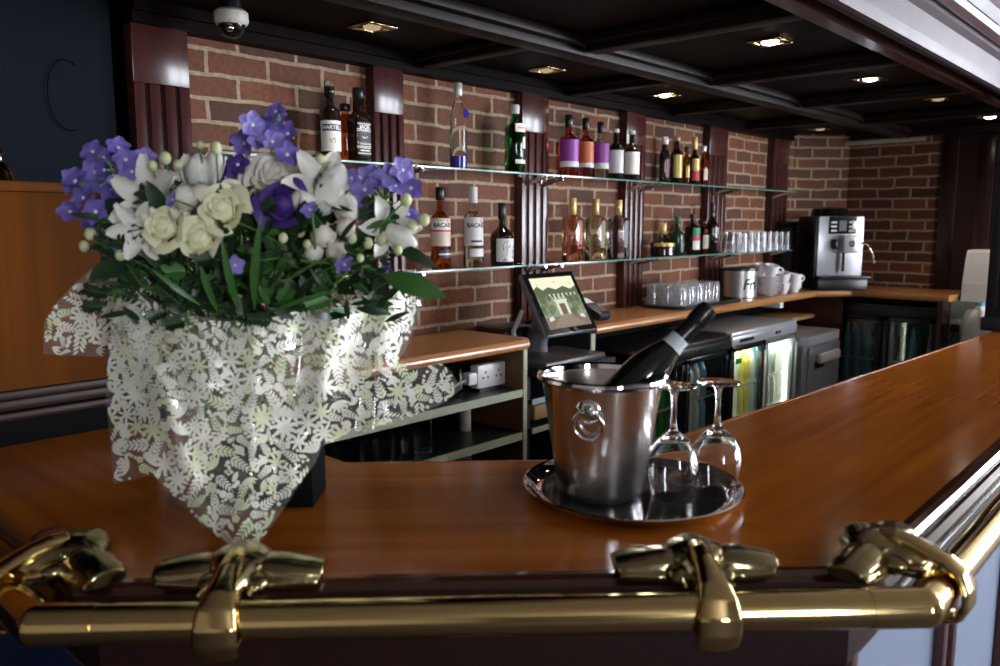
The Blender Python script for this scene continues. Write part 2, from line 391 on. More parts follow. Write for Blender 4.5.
# canopy over the bar: soffit, beams and stepped fascia following the bar's octagonal plan
OUT = [(5.72, -1.43), (.89, -1.43), (-.12, -.42), (-.12, 0)]
mb = MB().prism([(5.72, 0), (5.72, -1.43), (.89, -1.43), (-.12, -.42), (-.12, 0)], SOFF, SOFF + .03)
can = tag(obj('bar_canopy', mb, SOFFM), 'dark mahogany coffered canopy hung low over the bar', 'canopy'); can['kind'] = 'structure'
bm_ = MB()
def beam(x0, y0, x1, y1, w=.10, dz=.045):
    d = Vector((x1 - x0, y1 - y0, 0)); L = d.length; a = atan2(d.y, d.x); M = Matrix.Translation((x0, y0, 0)) @ Matrix.Rotation(a, 4, 'Z')
    bm_.box((L / 2, 0, SOFF - dz / 2 + .001), (L, w * .55, dz), 0, .004, M)
    for s in (-1, 1): bm_.box((L / 2, s * w * .38, SOFF - dz * .28), (L, w * .26, dz * .56), 0, .006, M)
beam(.2, -.62, 5.7, -.62, .14, .055)
for k in range(1, 5): beam(2.02 + .87 * k - .87, -.07, 2.02 + .87 * k - .87, -.56, .10)
for k in range(5): beam(2.20 + .86 * k, -.68, 2.20 + .86 * k, -1.40, .12, .05)
beam(.55, -.62, 1.25, -1.35, .12, .05)
obj('beams', bm_, pm('beam_mahogany', (.010, .0035, .003), .45, IOR=1.3), can)
f1 = MB().sweep([(-.045, 2.108), (.0, 2.108), (.0, SOFF), (-.045, SOFF)], OUT)
obj('inner_trim', f1, MAHOG, can)
f2 = MB().sweep([(.055, 2.105), (.085, 2.098), (.10, 2.10), (.105, 2.13), (.112, 2.19), (.13, 2.205), (.13, 2.29), (.055, 2.29)], OUT)
FASC = wood('lacquered_mahogany', (.10, .040, .045), (.06, .023, .026), .30, (2, 30, 30), False, .12)
FASM = pm('satin_mahogany', (.085, .058, .068), .42, 0, (.06, .04, .048), 6, IOR=1.2)
obj('lower_fascia', f2, FASM, can)
f3 = MB().sweep([(.13, 2.225), (.15, 2.215), (.168, 2.228), (.172, 2.25), (.16, 2.262), (.13, 2.262)], OUT)
obj('bead_moulding', f3, FASC, can)
f4 = MB().sweep([(.12, 2.262), (.165, 2.262), (.185, 2.29), (.185, 2.44), (.21, 2.46), (.25, 2.50), (.26, 2.60), (.12, 2.60)], OUT)
obj('upper_fascia', f4, FASM, can)
# post that carries the canopy at the far end of the bar
post = thing('canopy_post', 'dark square reeded post standing on the far right of the bar top', 'post', (4.115, -1.562, 1.10))
POSTM = pm('blue_black_paint', (.020, .022, .032), .35)
m_ = MB().box((0, 0, .515), (.15, .15, 1.03), 0, .006)
for s in (-1, 0, 1): m_.box((s * .045, -.077, .53), (.03, .012, .86), 0, .004).box((-.077, s * .045, .53), (.012, .03, .86), 0, .004)
obj('shaft', m_, POSTM, post); obj('plinth', MB().box((0, 0, .03), (.175, .175, .06), 0, .008), POSTM, post)

# ================================================================== LIGHT FITTINGS
fit = []
def downlight(px, py, lit, label, watt=1.0):
    p = onZ(px, py, SOFF - .004)
    t = thing('downlight', label, 'ceiling light', (p.x, p.y, SOFF), 0, 'downlights in the canopy soffit')
    m_ = MB()
    for s in (-1, 1): m_.box((s * .047, 0, -.004), (.018, .112, .008), 0, .002).box((0, s * .047, -.004), (.078, .018, .008), 0, .002)
    obj('frame', m_, BRASS, t)
    obj('reflector', MB().lathe([(.036, -.004), (.044, -.006), (.044, -.001), (.03, -.001)], 24, 0), CHROME, t)
    obj('lamp', MB().lathe([(0, -.014), (.012, -.0135), (.024, -.010), (.028, -.004), (.028, -.001)], 20, 0), LAMP if lit else LAMPLOW, t)
    l = bpy.data.lights.new('downlight_beam', 'SPOT'); l.energy = 7 if lit else watt; l.color = (1, .80, .58); l.spot_size = R(95); l.spot_blend = .8; l.shadow_soft_size = .03
    lo = bpy.data.objects.new('downlight_beam', l); COL.objects.link(lo); lo.location = (0, 0, -.025); lo.parent = t
LAMP = emit('lamp_glow', (1, .90, .75), 14); LAMPLOW = emit('lamp_glow_low', (1, .75, .45), .3)
downlight(372, 27, 0, 'brass square downlight above the leftmost dark spirit bottles', 3.5)
downlight(546, 70, 0, 'brass square downlight above the green bottle', 3.5)
downlight(665, 95, 1, 'lit downlight above the two white labelled bottles')
downlight(820, 129, 0, 'dim downlight above the coffee machine')
downlight(770, 42, 1, 'brightly lit square downlight nearest over the bar top')
downlight(870, 79, 1, 'second lit downlight along the row over the bar top')
downlight(938, 99, 0, 'unlit downlight between two lit ones over the bar')
downlight(990, 117, 1, 'small lit downlight at the far end of the canopy')
p = onZ(231, 13, 2.135)
t = thing('dome_camera', 'cream dome security camera under the canopy above the brick wall', 'security camera', (p.x, p.y, SOFF))
obj('mount', MB().lathe([(.0, 0), (.030, 0), (.030, -.022), (0, -.022)], 24), BLACK, t)
obj('housing', MB().lathe([(0, -.02), (.036, -.022), (.045, -.03), (.046, -.052), (.040, -.062), (0, -.062)], 32), CREAM, t)
obj('dome', MB().lathe([(.036, -.060), (.034, -.072), (.026, -.086), (.014, -.094), (0, -.096)], 32), BLACKG, t)
obj('lens', MB().ell((-.018, -.022, -.074), (.012, .012, .012)), CHROME, t)
# pale strip light at the top of the far wall
t = thing('strip_light', 'pale slim strip light high on the far brick wall', 'light', (5.70, -.5, 2.105))
obj('body', MB().tube([(0, -.25, 0), (0, .25, 0)], .016, 12), pm('dim_tube', (.55, .52, .42), .4), t)
obj('bracket', MB().bx(-.005, .02, -.22, .22, -.004, .045), BLACK, t)

# ================================================================== BAR COUNTER
YO, SO, XO = -1.955, -.85, .37      # outer edges: right wing, front (x + y), left wing
YI, SI, XI = -1.40, -.10, .93       # inner edges
BT = 1.10
cR_o = (SO - YO, YO); cL_o = (XO, SO - XO); cR_i = (SI - YI, YI); cL_i = (XI, SI - XI)
bar = thing('bar_counter', 'glossy brown wooden bar top bending round three sides', 'bar counter', (1.0, -1.3, 0))
def wtop(mb_, polys, z0, z1, angs):
    """prism pieces with uv grain along the given angle; returns mesh"""
    b = bmesh.new(); uvl = b.loops.layers.uv.new('UVMap')
    for poly, ang in zip(polys, angs):
        lo = [b.verts.new((x, y, z0)) for x, y in poly]; hi = [b.verts.new((x, y, z1)) for x, y in poly]; n = len(poly)
        fs = [b.faces.new(hi), b.faces.new(lo[::-1])] + [b.faces.new((lo[i], lo[(i + 1) % n], hi[(i + 1) % n], hi[i])) for i in range(n)]
        for f in fs:
            for l in f.loops:
                x, y, z = l.vert.co; l[uvl].uv = (x * cos(ang) + y * sin(ang), -x * sin(ang) + y * cos(ang) + (z if abs(f.normal.z) < .5 else 0))
    bmesh.ops.recalc_face_normals(b, faces=b.faces)
    me = bpy.data.meshes.new('worktop'); b.to_mesh(me); b.free(); return me
o_ = (-1.0, 1.3)
sh = lambda poly: [(x + o_[0], y + o_[1]) for x, y in poly]
XE, YE = 5.60, -.405
YIE = -1.60
polys = [[(XE, YIE), cR_i, cR_o, (XE, YO)], [cR_i, cL_i, cL_o, cR_o], [cL_i, (XI, YE), (XO, YE), cL_o]]
me = wtop(None, [sh(p) for p in polys], BT - .04, BT, [0, R(-45), R(90)]); me.materials.append(BARTOP)
obj('worktop', me, None, bar)
path_o = sh([(XE, YO), cR_o, cL_o, (XO, YE)])
EDGE = wood('bar_edge_lacquer', (.11, .035, .018), (.06, .018, .010), .12, (20, 20, 20), False, .8)
obj('edge_moulding', MB().sweep([(-.012, BT + .0005), (.0, BT + .0012), (.010, BT - .002), (.016, BT - .010), (.016, BT - .018), (.022, BT - .020), (.032, BT - .026), (.038, BT - .036), (.038, BT - .046), (.030, BT - .052), (.020, BT - .066), (.008, BT - .075), (-.012, BT - .075)], path_o), EDGE, bar)
path_i = sh([(XI, YE), cL_i, cR_i, (XE, YIE)])
obj('inner_edge', MB().sweep([(-.01, BT + .0005), (.0, BT), (.006, BT - .006), (.008, BT - .02), (.006, BT - .034), (0, BT - .04), (-.01, BT - .04)], path_i), BARTOP, bar)
obj('frieze', MB().sweep([(-.06, .94), (-.02, .94), (-.012, .955), (-.012, 1.03), (-.06, 1.03)], path_o), DARKWOOD, bar)
obj('carcass', MB().sweep([(-.12, .1), (-.055, .1), (-.055, 1.03), (-.12, 1.03)], path_o), DARKWOOD, bar)
obj('kickboard', MB().sweep([(-.06, 0), (-.03, 0), (-.03, .16), (-.06, .16)], path_o), DARKWOOD, bar)
# painted front panels in dark frames
def panel_run(p0, p1, n, mat, lead=.10):
    a = Vector((p0[0], p0[1], 0)); b = Vector((p1[0], p1[1], 0)); d = (b - a); L = d.length; d.normalize(); nrm = Vector((-d.y, d.x, 0)); w = (L - lead) / n
    M = Matrix(((d.x, nrm.x, 0, a.x), (d.y, nrm.y, 0, a.y), (0, 0, 1, 0), (0, 0, 0, 1)))
    for i in range(n):
        x0 = lead + i * w; x1 = x0 + w - lead
        obj('panel', MB().bx(x0, x1, -.056, -.046, .16, .94, 0, 0, M), mat, bar)
        fr = MB()
        for xx in (x0 - .012, x1 + .012): fr.bx(xx - .016, xx + .016, -.05, -.026, .16, .94, 0, .006, M)
        fr.bx(x0, x1, -.05, -.03, .915, .94, 0, .006, M).bx(x0, x1, -.05, -.03, .16, .19, 0, .006, M)
        fr.bx(x0 - lead + .004, x0 - .024, -.054, -.036, .16, .94, 0, .004, M)
        obj('panel_frame', fr, FASC, bar)
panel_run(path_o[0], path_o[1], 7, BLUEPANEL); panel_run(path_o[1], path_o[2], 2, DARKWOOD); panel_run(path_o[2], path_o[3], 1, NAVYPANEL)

# brass hand rail
RY, RS, RX, RZ = -2.044, -.978, .294, 1.09
kR = (RS - RY, RY, RZ); kL = (RX, RS - RX, RZ)
rail = thing('brass_rail', 'polished brass rail running along the outer edge of the bar', 'rail', (.7, -1.636, RZ))
so = Vector((-.7, 1.636, -RZ))
def railseg(a, b, r=.0245): obj('rail_tube', MB().tube([Vector(a) + so, Vector(b) + so], r, 40), BRASS, rail)
e45 = Vector((1, -1, 0)).normalized()
railseg(Vector(kR) - e45 * .002, Vector(kL) + e45 * .002); railseg(Vector(kR) + Vector((.0, 0, 0)), (5.4, RY, RZ)); railseg(Vector(kL), (RX, -.45, RZ))
for c, d1, d2 in ((kR, -e45, Vector((1, 0, 0))), (kL, e45, Vector((0, 1, 0)))):
    c = Vector(c)
    mt = MB().tube([c + d1 * .072 + so, c + d1 * .02 + so, c + d1 * .0 + so], .0256, 40).tube([c + so, c + d2 * .072 + so], .0256, 40).ell(c + so, (.0258,) * 3, seg=32, rings=20)
    obj('corner_elbow', mt, BRASS, rail)

# elephant-head rail brackets (cast brass, one skin by voxel remesh)
def remesh(mb_, vox, name, mat, parent, smooth_it=3):
    o = obj(name, mb_, mat, parent, sharp=False)
    r = o.modifiers.new('r', 'REMESH'); r.mode = 'VOXEL'; r.voxel_size = vox; r.use_smooth_shade = True
    s = o.modifiers.new('s', 'SMOOTH'); s.iterations = smooth_it; s.factor = .5
    dg = bpy.context.evaluated_depsgraph_get(); me2 = bpy.data.meshes.new_from_object(o.evaluated_get(dg))
    o.modifiers.clear(); o.data = me2; me2.materials.clear(); me2.materials.append(mat)
    for p_ in me2.polygons: p_.use_smooth = True
    return o
def bracket(label, loc, rotz):
    t = thing('elephant_bracket', label, 'rail bracket', loc, rotz, 'elephant head brackets on the bar rail')
    SQ = Matrix.Translation((0, .006, .010)) @ Matrix.Diagonal((.92, 1, .68, 1)) @ Matrix.Translation((0, 0, -.025))
    h = MB()
    h.ell((0, -.098, .062), (.050, .042, .035))                     # skull
    h.ell((0, -.112, .074), (.027, .026, .022)); h.ell((.016, -.082, .070), (.017, .022, .018)); h.ell((-.016, -.082, .070), (.017, .022, .018))
    h.tube([(0, -.10, .058), (0, -.07, .056), (0, -.045, .050), (0, -.028, .042)], [.034, .033, .028, .022], 16, ry=[.034, .030, .024, .016])
    h.ell((.033, -.060, .046), (.017, .022, .018)); h.ell((-.033, -.060, .046), (.017, .022, .018))    # cheeks
    h.box((0, -.09, .032), (.075, .075, .016))
    h.bx(-.02, .02, -.075, -.02, .018, .04)
    h.v = [SQ @ p_ for p_ in h.v]
    remesh(h, .0026, 'head', BRASS_OLD, t, 4)
    tr = MB()
    pts = [(0, -.080, .053), (0, -.058, .053), (0, -.037, .049), (0, -.016, .043), (0, .006, .037), (0, .024, .026), (0, .0335, .006), (0, .034, -.014), (0, .026, -.032), (0, .008, -.042), (0, -.014, -.040), (0, -.026, -.030), (0, -.024, -.018)]
    wx = [.012, .014, .015, .017, .020, .024, .027, .028, .027, .022, .016, .012, .008]
    ty = [.010, .011, .011, .010, .0085, .0075, .007, .007, .007, .007, .0065, .006, .005]
    tr.tube(pts, ty, 20, ry=wx, upv=None)
    o = remesh(tr, .0022, 'trunk', BRASS, t, 2)
    for s in (-1, 1):
        e = MB()
        e.tube([(s * .022, -.090, .056), (s * .045, -.092, .056), (s * .070, -.094, .053), (s * .098, -.095, .049), (s * .118, -.095, .046)], [.024, .027, .026, .023, .019], 20, ry=[.022, .029, .031, .029, .024])
        e.tube([(s * .030, -.072, .040), (s * .060, -.070, .040), (s * .112, -.076, .038)], [.012, .014, .011], 12)
        e.v = [SQ @ p_ for p_ in e.v]
        remesh(e, .0026, 'ear', BRASS_OLD, t, 3)
        obj('tusk', MB().tube([(s * .024, -.045, .024), (s * .029, -.027, .024), (s * .031, -.012, .028)], [.007, .006, .002], 10), BRASS, t)
        obj('eye', MB().ell((s * .028, -.066, .040), (.006, .007, .006)), BRASS_OLD, t)
    return t
def on_front(px, py=618):
    r = ray(px, py); k = (RS - CAM.x - CAM.y) / (r.x + r.y); q = CAM + r * k; return (q.x, q.y, RZ)
br = bracket('brass elephant head rail bracket in front of the bouquet', on_front(222), R(135))
dup(br, on_front(712), R(135), 'brass elephant head rail bracket in front of the wine glasses')
dup(br, (onY(942, 570, RY).x, RY, RZ), R(180), 'brass elephant head rail bracket on the right wing past the corner elbow')
dup(br, (RX, onX(2, 556, RX).y, RZ), R(90), 'brass elephant head rail bracket cut by the left edge of the photo')

# honey wooden screen where the left wing meets the wall
scr = thing('timber_screen', 'honey brown wooden screen on a dark moulded base at the left end of the bar', 'screen', (-.2, -.37, 0))
m_ = MB().bx(-1.6, .935, -.02, .02, 1.215, 1.655)
obj('panel', m_, HONEY, scr)
obj('cap_rail', MB().bx(-1.6, .94, -.032, .026, 1.635, 1.658, 0, .004), HONEY, scr)
m_ = MB().bx(-1.6, .94, -.034, .02, 1.196, 1.216, 0, .005).bx(-1.6, .94, -.030, .02, 1.172, 1.196, 0, .006).bx(-1.6, .94, -.036, .02, 1.150, 1.170, 0, .006)
obj('moulding', m_, MOULD, scr)
obj('base', MB().bx(-1.6, .94, -.024, .02, 0, 1.150), BLACKM, scr)
p = onZ(3, 183, 1.66)
t = thing('hand_bell', 'small brass bell on top of the honey wooden screen', 'bell', (onY(2, 183, -.375).x, -.37, 1.658))
obj('body', MB().lathe([(.028, 0), (.026, .004), (.022, .016), (.018, .028), (.010, .036), (.004, .040), (0, .041)], 24), BRASS, t)
obj('knob', MB().lathe([(0, .040), (.005, .041), (.004, .05), (.008, .058), (.005, .066), (0, .068)], 16), BRASS, t)
t = thing('hanging_cable', 'thin dark looped cable hanging on the dark blue wall', 'cable', (.86, -.006, 1.9))
obj('loop', MB().tube([(-.03 + .05 * cos(a), 0, .09 * sin(a)) for a in [R(60 + i * 12) for i in range(20)]], .0015, 8), BLACKM, t)

# ================================================================== BACK COUNTERS
BZ = 1.15
rc = thing('back_counter', 'long honey wooden back counter carrying glass trays and the coffee machine', 'back counter', (4.0, -.2, 0))
poly = [(2.70, -.03), (2.72, -.352), (2.74, -.36), (5.00, -.36), (5.19, -.55), (5.19, -1.32), (5.70, -1.32), (5.70, -.31), (5.40, -.03)]
me = wtop(None, [[(x - 4, y + .2) for x, y in [(2.70, -.03), (2.70, -.36), (5.00, -.36), (5.19, -.52), (5.40, -.03)]], [(x - 4, y + .2) for x, y in [(5.19, -.52), (5.19, -1.07), (5.70, -1.07), (5.70, -.31), (5.40, -.03)]]], BZ - .036, BZ, [0, R(90)])
me.materials.append(BACKTOP); obj('worktop', me, None, rc)
nose = [(-.004, BZ + .0004), (.004, BZ - .003), (.010, BZ - .012), (.011, BZ - .02), (.008, BZ - .030), (.0, BZ - .0365), (-.004, BZ - .0365)]
obj('nosing', MB().sweep(nose, [(x - 4, y + .2) for x, y in [(5.19, -1.07), (5.19, -.52), (5.00, -.36), (2.70, -.36), (2.70, -.03)]]), BACKTOP, rc)
obj('end_panel', MB().bx(-1.30, -1.275, -.13, .16, 0, BZ - .037), DARKSHELF, rc)
obj('edge_strip', MB().bx(-1.302, -1.274, -.136, -.13, 0, BZ - .037), SHELFEDGE, rc)
obj('bracket', MB().bx(.55, .60, -.14, -.02, BZ - .075, BZ - .037, 0, .006), WHITE, rc)
obj('side_panel', MB().bx(1.19, 1.215, -.27, .18, .0, BZ - .037).bx(1.2, 1.6, -.838, -.81, 0, BZ - .037), MAHOG, rc)
lc = thing('bottle_counter', 'short wooden back counter with open green edged shelves behind the bouquet', 'back counter', (1.7, -.2, 0))
me = wtop(None, [[(x - 1.7, y + .2) for x, y in [(1.0, -.03), (1.0, -.41), (2.20, -.41), (2.235, -.38), (2.235, -.03)]]], BZ - .036, BZ, [0]); me.materials.append(BACKTOP)
obj('worktop', me, None, lc)
obj('nosing', MB().sweep(nose, [(x - 1.7, y + .2) for x, y in [(2.235, -.03), (2.235, -.38), (2.20, -.41), (1.0, -.41)]]), BACKTOP, lc)
for z in (.952, .790, .60):
    o = obj('shelf', MB().bx(-.66, .49, -.195, .17, z - .012, z + .012), DARKSHELF, lc)
    obj('edging', MB().bx(-.66, .49, -.203, -.195, z - .014, z + .014), SHELFEDGE, o)
obj('end_panel', MB().bx(.49, .505, -.2, .17, 0, BZ - .037), pm('reddish_board', (.20, .075, .04), .5), lc)
obj('edge_strip', MB().bx(.488, .508, -.206, -.2, 0, BZ - .037), SHELFEDGE, lc)
obj('price_strip', MB().bx(.02, .10, -.2055, -.203, .781, .799), WHITE, lc)
obj('pipe', MB().lathe([(.022, .802), (.022, .94)], 20, M=Matrix.Translation((.37, -.02, 0))).lathe([(.022, .61), (.022, .778)], 20, M=Matrix.Translation((.37, -.02, 0))), CREAM, lc)
# the lower till platform in the gap
gp = thing('till_platform', 'dark low platform with shelves in the gap under the till', 'platform', (2.46, -.22, 0))
obj('board', MB().bx(-.22, .235, -.24, .19, 1.005, 1.03), DARKSHELF, gp)
obj('shelf', MB().bx(-.22, .235, -.18, .19, .90, .915).bx(-.22, .235, -.186, -.18, .897, .918, 1), [DARKSHELF, pm('pale_blue_edging', (.45, .55, .60), .4)], gp)
obj('side', MB().bx(.215, .235, -.2, .19, 0, 1.005).bx(-.22, -.205, -.16, .19, 0, 1.005), DARKSHELF, gp)
o = obj('drawer', MB().bx(-.19, .2, -.17, .15, .83, .885, 0, .004), PLY, gp)
o = obj('lower_shelf', MB().bx(-.22, .235, -.18, .19, .79, .805).bx(-.22, .235, -.186, -.18, .787, .808, 1), [DARKSHELF, SHELFEDGE], gp)
tag(obj('shelf_board', MB().bx(4.56, 5.185, -.30, -.03, .965, .99, 0, .003), PLY), 'pale wooden board shelf above the steel washer under the back counter', 'shelf')

# glass bottle shelves on chrome brackets
def glass_shelf(x0, x1, z, label):
    t = thing('glass_shelf', label, 'shelf', ((x0 + x1) / 2, -.09, z), 0, 'glass bottle shelves on the brick wall'); h = (x1 - x0) / 2
    obj('pane', MB().bx(-h, h, -.0875, .045, -.006, 0), SHEET, t)
    obj('edge', MB().bx(-h, h, -.0885, -.0875, -.006, 0), TEAL, t)
    for s in (-1, 1):
        m_ = MB().tube([(s * (h - .05), .085, -.07), (s * (h - .05), .05, -.035), (s * (h - .05), -.02, -.016), (s * (h - .05), -.06, -.012)], [.010, .010, .009, .007], 10, ry=[.006] * 4)
        m_.box((s * (h - .05), .07, -.02), (.024, .04, .03), 0, .004)
        obj('bracket', m_, CHROME, t)
    return t
SX = [1.15, 1.88, 2.68, 3.45, 4.30, 5.105]
nm = ['left of the first pilaster behind the flowers', 'above the white rum bottles', 'carrying five colourful labelled bottles', 'carrying the dark miniature row by the fourth pilaster', 'empty one at the far end']
nl = ['hidden low behind the bouquet', 'carrying two rums and the black bottle', 'carrying three gold capped bottles', 'carrying the round dark bottle', 'crowded with upturned glasses']
SU, SL = 1.768, 1.402
for i in range(5):
    glass_shelf(SX[i] + .005, SX[i + 1] - .005, SU, 'upper glass shelf ' + nm[i])
    glass_shelf(SX[i] + .005, SX[i + 1] - .005, SL, 'lower glass shelf ' + nl[i])

# ================================================================== BOTTLES
def prof(Rb, H, hb, hs, rn, top=None):
    p_ = [(0, 0.003), (Rb * .55, .003), (Rb * .9, 0), (Rb, .006), (Rb, hb)]
    for i in range(1, 7):
        a = i / 6; s_ = .5 - .5 * cos(pi * a); p_.append((Rb + (rn - Rb) * s_, hb + hs * a))
    p_ += [(rn * .95, H * .95 if top is None else top), (rn * 1.12, H * .955 if top is None else top + .002), (rn * 1.12, H), (0, H)]
    return p_
def arc_text(s, r, z, size, a_c, mi, bold=0, off=.0006, vert=False):
    vs, fs = text2d(s, size, bold)
    out = []
    for x, y in vs:
        if vert: x, y = -y, x
        a = a_c + x / r; out.append(((r + off) * cos(a), (r + off) * sin(a), z + y))
    return out, fs
FRONT = R(-100)
def bottle(label, px, top, wpx, shelf, mat, H=None, sq=None, hb=.58, hs=.14, rn=.014, Y=-.10, cap=None, caph=.12, capr=None, labels=(), group='spirit bottles on the back wall', base=None, rot=0, neck=None):
    """placed where the photo's line of sight meets the shelf; H in metres from the photographed height"""
    p0 = onY(px, (top + (SU if 0 else 0)), Y); x = p0.x; H_ = p0.z - shelf if H is None else H
    d = (Vector((x, Y, 0)) - CAM).dot(FWH); Rb = wpx * d / FPX / 2
    if sq: Rb *= .86
    t = thing('spirit_bottle', label, 'bottle', (x, Y, shelf), rot, group)
    hc = H_ * caph
    obj('glass_body', MB().lathe(prof(Rb, H_ - hc * .35, H_ * hb, H_ * hs, rn), 32, 0, sq=sq), mat, t)
    if base: obj('tinted_base', MB().lathe([(0, .0005), (Rb * 1.01, .0005), (Rb * 1.015, .006), (Rb * 1.015, base[0] * H_), (0, base[0] * H_)], 32, sq=sq), base[1], t)
    cr_ = capr or rn * 1.28
    if cap: obj('cap', MB().lathe([(cr_ * .92, H_ - hc), (cr_, H_ - hc + .002), (cr_, H_ - .003), (cr_ * .9, H_), (0, H_)], 20), cap, t)
    for L in labels:
        z0, z1, a_c, half, lm = L[0] * H_, L[1] * H_, R(L[2]), R(L[3]), L[4]
        rl = Rb * 1.012
        m_ = MB().lathe([(rl, z0), (rl, z1)], 20, 0, sq=sq, a0=a_c - half, a1=a_c + half); mats = [lm]
        for ex in (L[5] if len(L) > 5 else ()):
            if ex[0] == 'band': mats.append(ex[3]); m_.lathe([(rl * 1.006, ex[1] * H_), (rl * 1.006, ex[2] * H_)], 20, len(mats) - 1, sq=sq, a0=a_c - half * (ex[4] if len(ex) > 4 else 1), a1=a_c + half * (ex[4] if len(ex) > 4 else 1))
            elif ex[0] == 'text':
                mats.append(ex[4])
                def rr(a): return 1 if not sq else 1 / ((abs(cos(a)) ** sq + abs(sin(a)) ** sq) ** (1 / sq))
                vs, fs = text2d(ex[1], ex[3], ex[5] if len(ex) > 5 else .02); ac2 = a_c + (R(ex[6]) if len(ex) > 6 else 0)
                q = []
                for xx, yy in vs:
                    a = ac2 + xx / rl; k = rl * rr(a) * 1.012; q.append((k * cos(a), k * sin(a), ex[2] * H_ + yy))
                m_.add(q, fs, len(mats) - 1)
            elif ex[0] == 'dot':
                mats.append(ex[4]); q = []; ac2 = a_c + R(ex[1])
                for i in range(16):
                    b_ = 2 * pi * i / 16; a = ac2 + ex[3] * cos(b_) / rl; k = rl * 1.014; q.append((k * cos(a), k * sin(a), ex[2] * H_ + ex[3] * sin(b_)))
                m_.add(q, [tuple(range(16))], len(mats) - 1)
            elif ex[0] == 'poly':
                mats.append(ex[2]); q = []
                for xx, zz in ex[1]:
                    a = a_c + half * xx; k = rl * 1.012; q.append((k * cos(a), k * sin(a), zz * H_))
                m_.add(q, [tuple(range(len(q)))], len(mats) - 1)
        obj('paper_label', m_, mats, t, fixn=False)
    return t
G_AMB = glass('amber_spirit', (.55, .13, .03)); G_DRK = pm('dark_bottle', (.014, .008, .007), .06, 0, None, 9, .02, Coat_Weight=.5)
G_RED = glass('red_spirit', (.80, .16, .12)); G_PNK = glass('pink_spirit', (.95, .48, .38)); G_GRN = glass('green_glass', (.02, .32, .07)); G_PALE = glass('pale_green_spirit', (.80, .84, .55)); G_VIO = glass('pale_violet_spirit', (.78, .78, .92)); G_CLR = glass('clear_spirit', (.96, .98, .98), 0, 1.38)
G_BLU = pm('deep_violet_glass', (.05, .035, .30), .06, 0, None, 9, .02); GOLDC = pm('gold_cap', (.80, .56, .24), .3, .35); SILC = pm('silver_cap', (.82, .82, .82), .25, .3); WHC = pm('white_cap', (.78, .77, .75), .35); BLC = pm('black_cap', (.015, .015, .015), .3)
F = -112
bottle('dark brandy bottle with white label and clear neck on the upper shelf', 329, 81, 20, SU, G_DRK, hb=.62, hs=.10, rn=.013, cap=glass('clear_neck', (.9, .88, .85)), caph=.20, labels=[(.12, .50, F, 78, PW, [('band', .37, .455, PN, .82), ('text', 'MARTELL', .412, .017, PW, .03), ('text', 'VS', .25, .022, GREY, .0)])])
bottle('amber spirit bottle squeezed between the brandy and the black square bottle', 345, 104, 15, SU, G_AMB, Y=-.055, hb=.66, cap=BLC)
bottle('square black whiskey bottle with black and white label on the upper shelf', 358, 88, 21, SU, G_DRK, sq=6, hb=.60, hs=.10, rn=.015, cap=BLC, caph=.14, labels=[(.10, .54, -90, 44, PL, [('band', .12, .13, PW), ('band', .51, .52, PW), ('text', "JACK", .475, .016, PW, .03), ('text', "DANIEL'S", .43, .013, PW, .03), ('dot', 0, .335, .015, PW), ('dot', 0, .335, .0125, PL), ('text', 'No.7', .335, .010, PW, .02), ('text', 'Tennessee', .255, .012, PW, .01), ('text', 'WHISKEY', .205, .0125, PW, .03), ('band', .155, .17, PW, .7)])])
b_ = bottle('tall slim clear vodka bottle with silver cap and violet base', 458, 83, 17, SU, G_CLR, hb=.60, hs=.24, rn=.0125, cap=SILC, caph=.15, base=(.155, G_BLU))
obj('medallion', MB().lathe([(0, 0), (.014, 0), (.016, .002), (.014, .004), (0, .004)], 20, M=Matrix.Translation((.008, -.031, .205)) @ Matrix.Rotation(R(90), 4, 'X')), G_BLU, b_)
bottle('green gin bottle with white cap on the upper shelf', 515, 105, 20, SU, G_GRN, hb=.66, hs=.12, rn=.014, cap=WHC, caph=.13, labels=[(.60, .72, -80, 55, PW, [('text', "Gordon's", .665, .016, PR, .03)]), (.14, .20, -80, 55, PW), (.36, .53, -66, 20, PW)])
bottle('red spirit bottle with purple and orange label and white band on the upper shelf', 569, 115, 20, SU, G_RED, hb=.60, hs=.12, rn=.014, cap=BLC, caph=.2, labels=[(.16, .60, F, 85, PP, [('band', .16, .25, PW), ('poly', [(0, .25), (1, .25), (1, .46), (.6, .36)], PO)])])
bottle('red spirit bottle with plain orange label on the upper shelf', 586, 118, 16, SU, G_RED, hb=.60, hs=.12, rn=.013, cap=BLC, caph=.2, labels=[(.18, .60, F, 85, PO, [('band', .18, .25, PW)])])
bottle('clear spirit bottle with purple label and dark stopper on the upper shelf', 601, 122, 17, SU, G_CLR, hb=.60, hs=.12, rn=.013, cap=BLC, caph=.2, labels=[(.18, .62, F, 85, PP, [('band', .18, .28, PW), ('poly', [(.2, .28), (1, .28), (1, .40), (.7, .34)], PO)])])
XB = lambda m_: [('poly', [(.25, .18), (.45, .18), (.62, .32), (.80, .18), (.98, .18), (.72, .40), (.98, .55), (.78, .55), (.62, .46), (.45, .55), (.25, .55), (.52, .38)], m_)]
bottle('dark bottle with white label marked by a pale blue cross motif', 616, 129, 16, SU, G_DRK, hb=.62, hs=.14, rn=.013, cap=WHC, caph=.07, labels=[(.14, .58, F, 88, PW, XB(PBL))])
bottle('dark bottle with white label marked by a magenta cross motif', 632, 131, 16, SU, G_DRK, hb=.62, hs=.14, rn=.013, cap=WHC, caph=.07, labels=[(.14, .58, F, 88, PW, XB(PPK))])
bottle('dark bottle with narrow pinkish label left of the gold labelled one', 665, 137, 10, SU, G_DRK, hb=.62, hs=.14, cap=SILC, caph=.16, labels=[(.15, .52, -90, 40, pm('dusky_label', (.30, .12, .20), .5))])
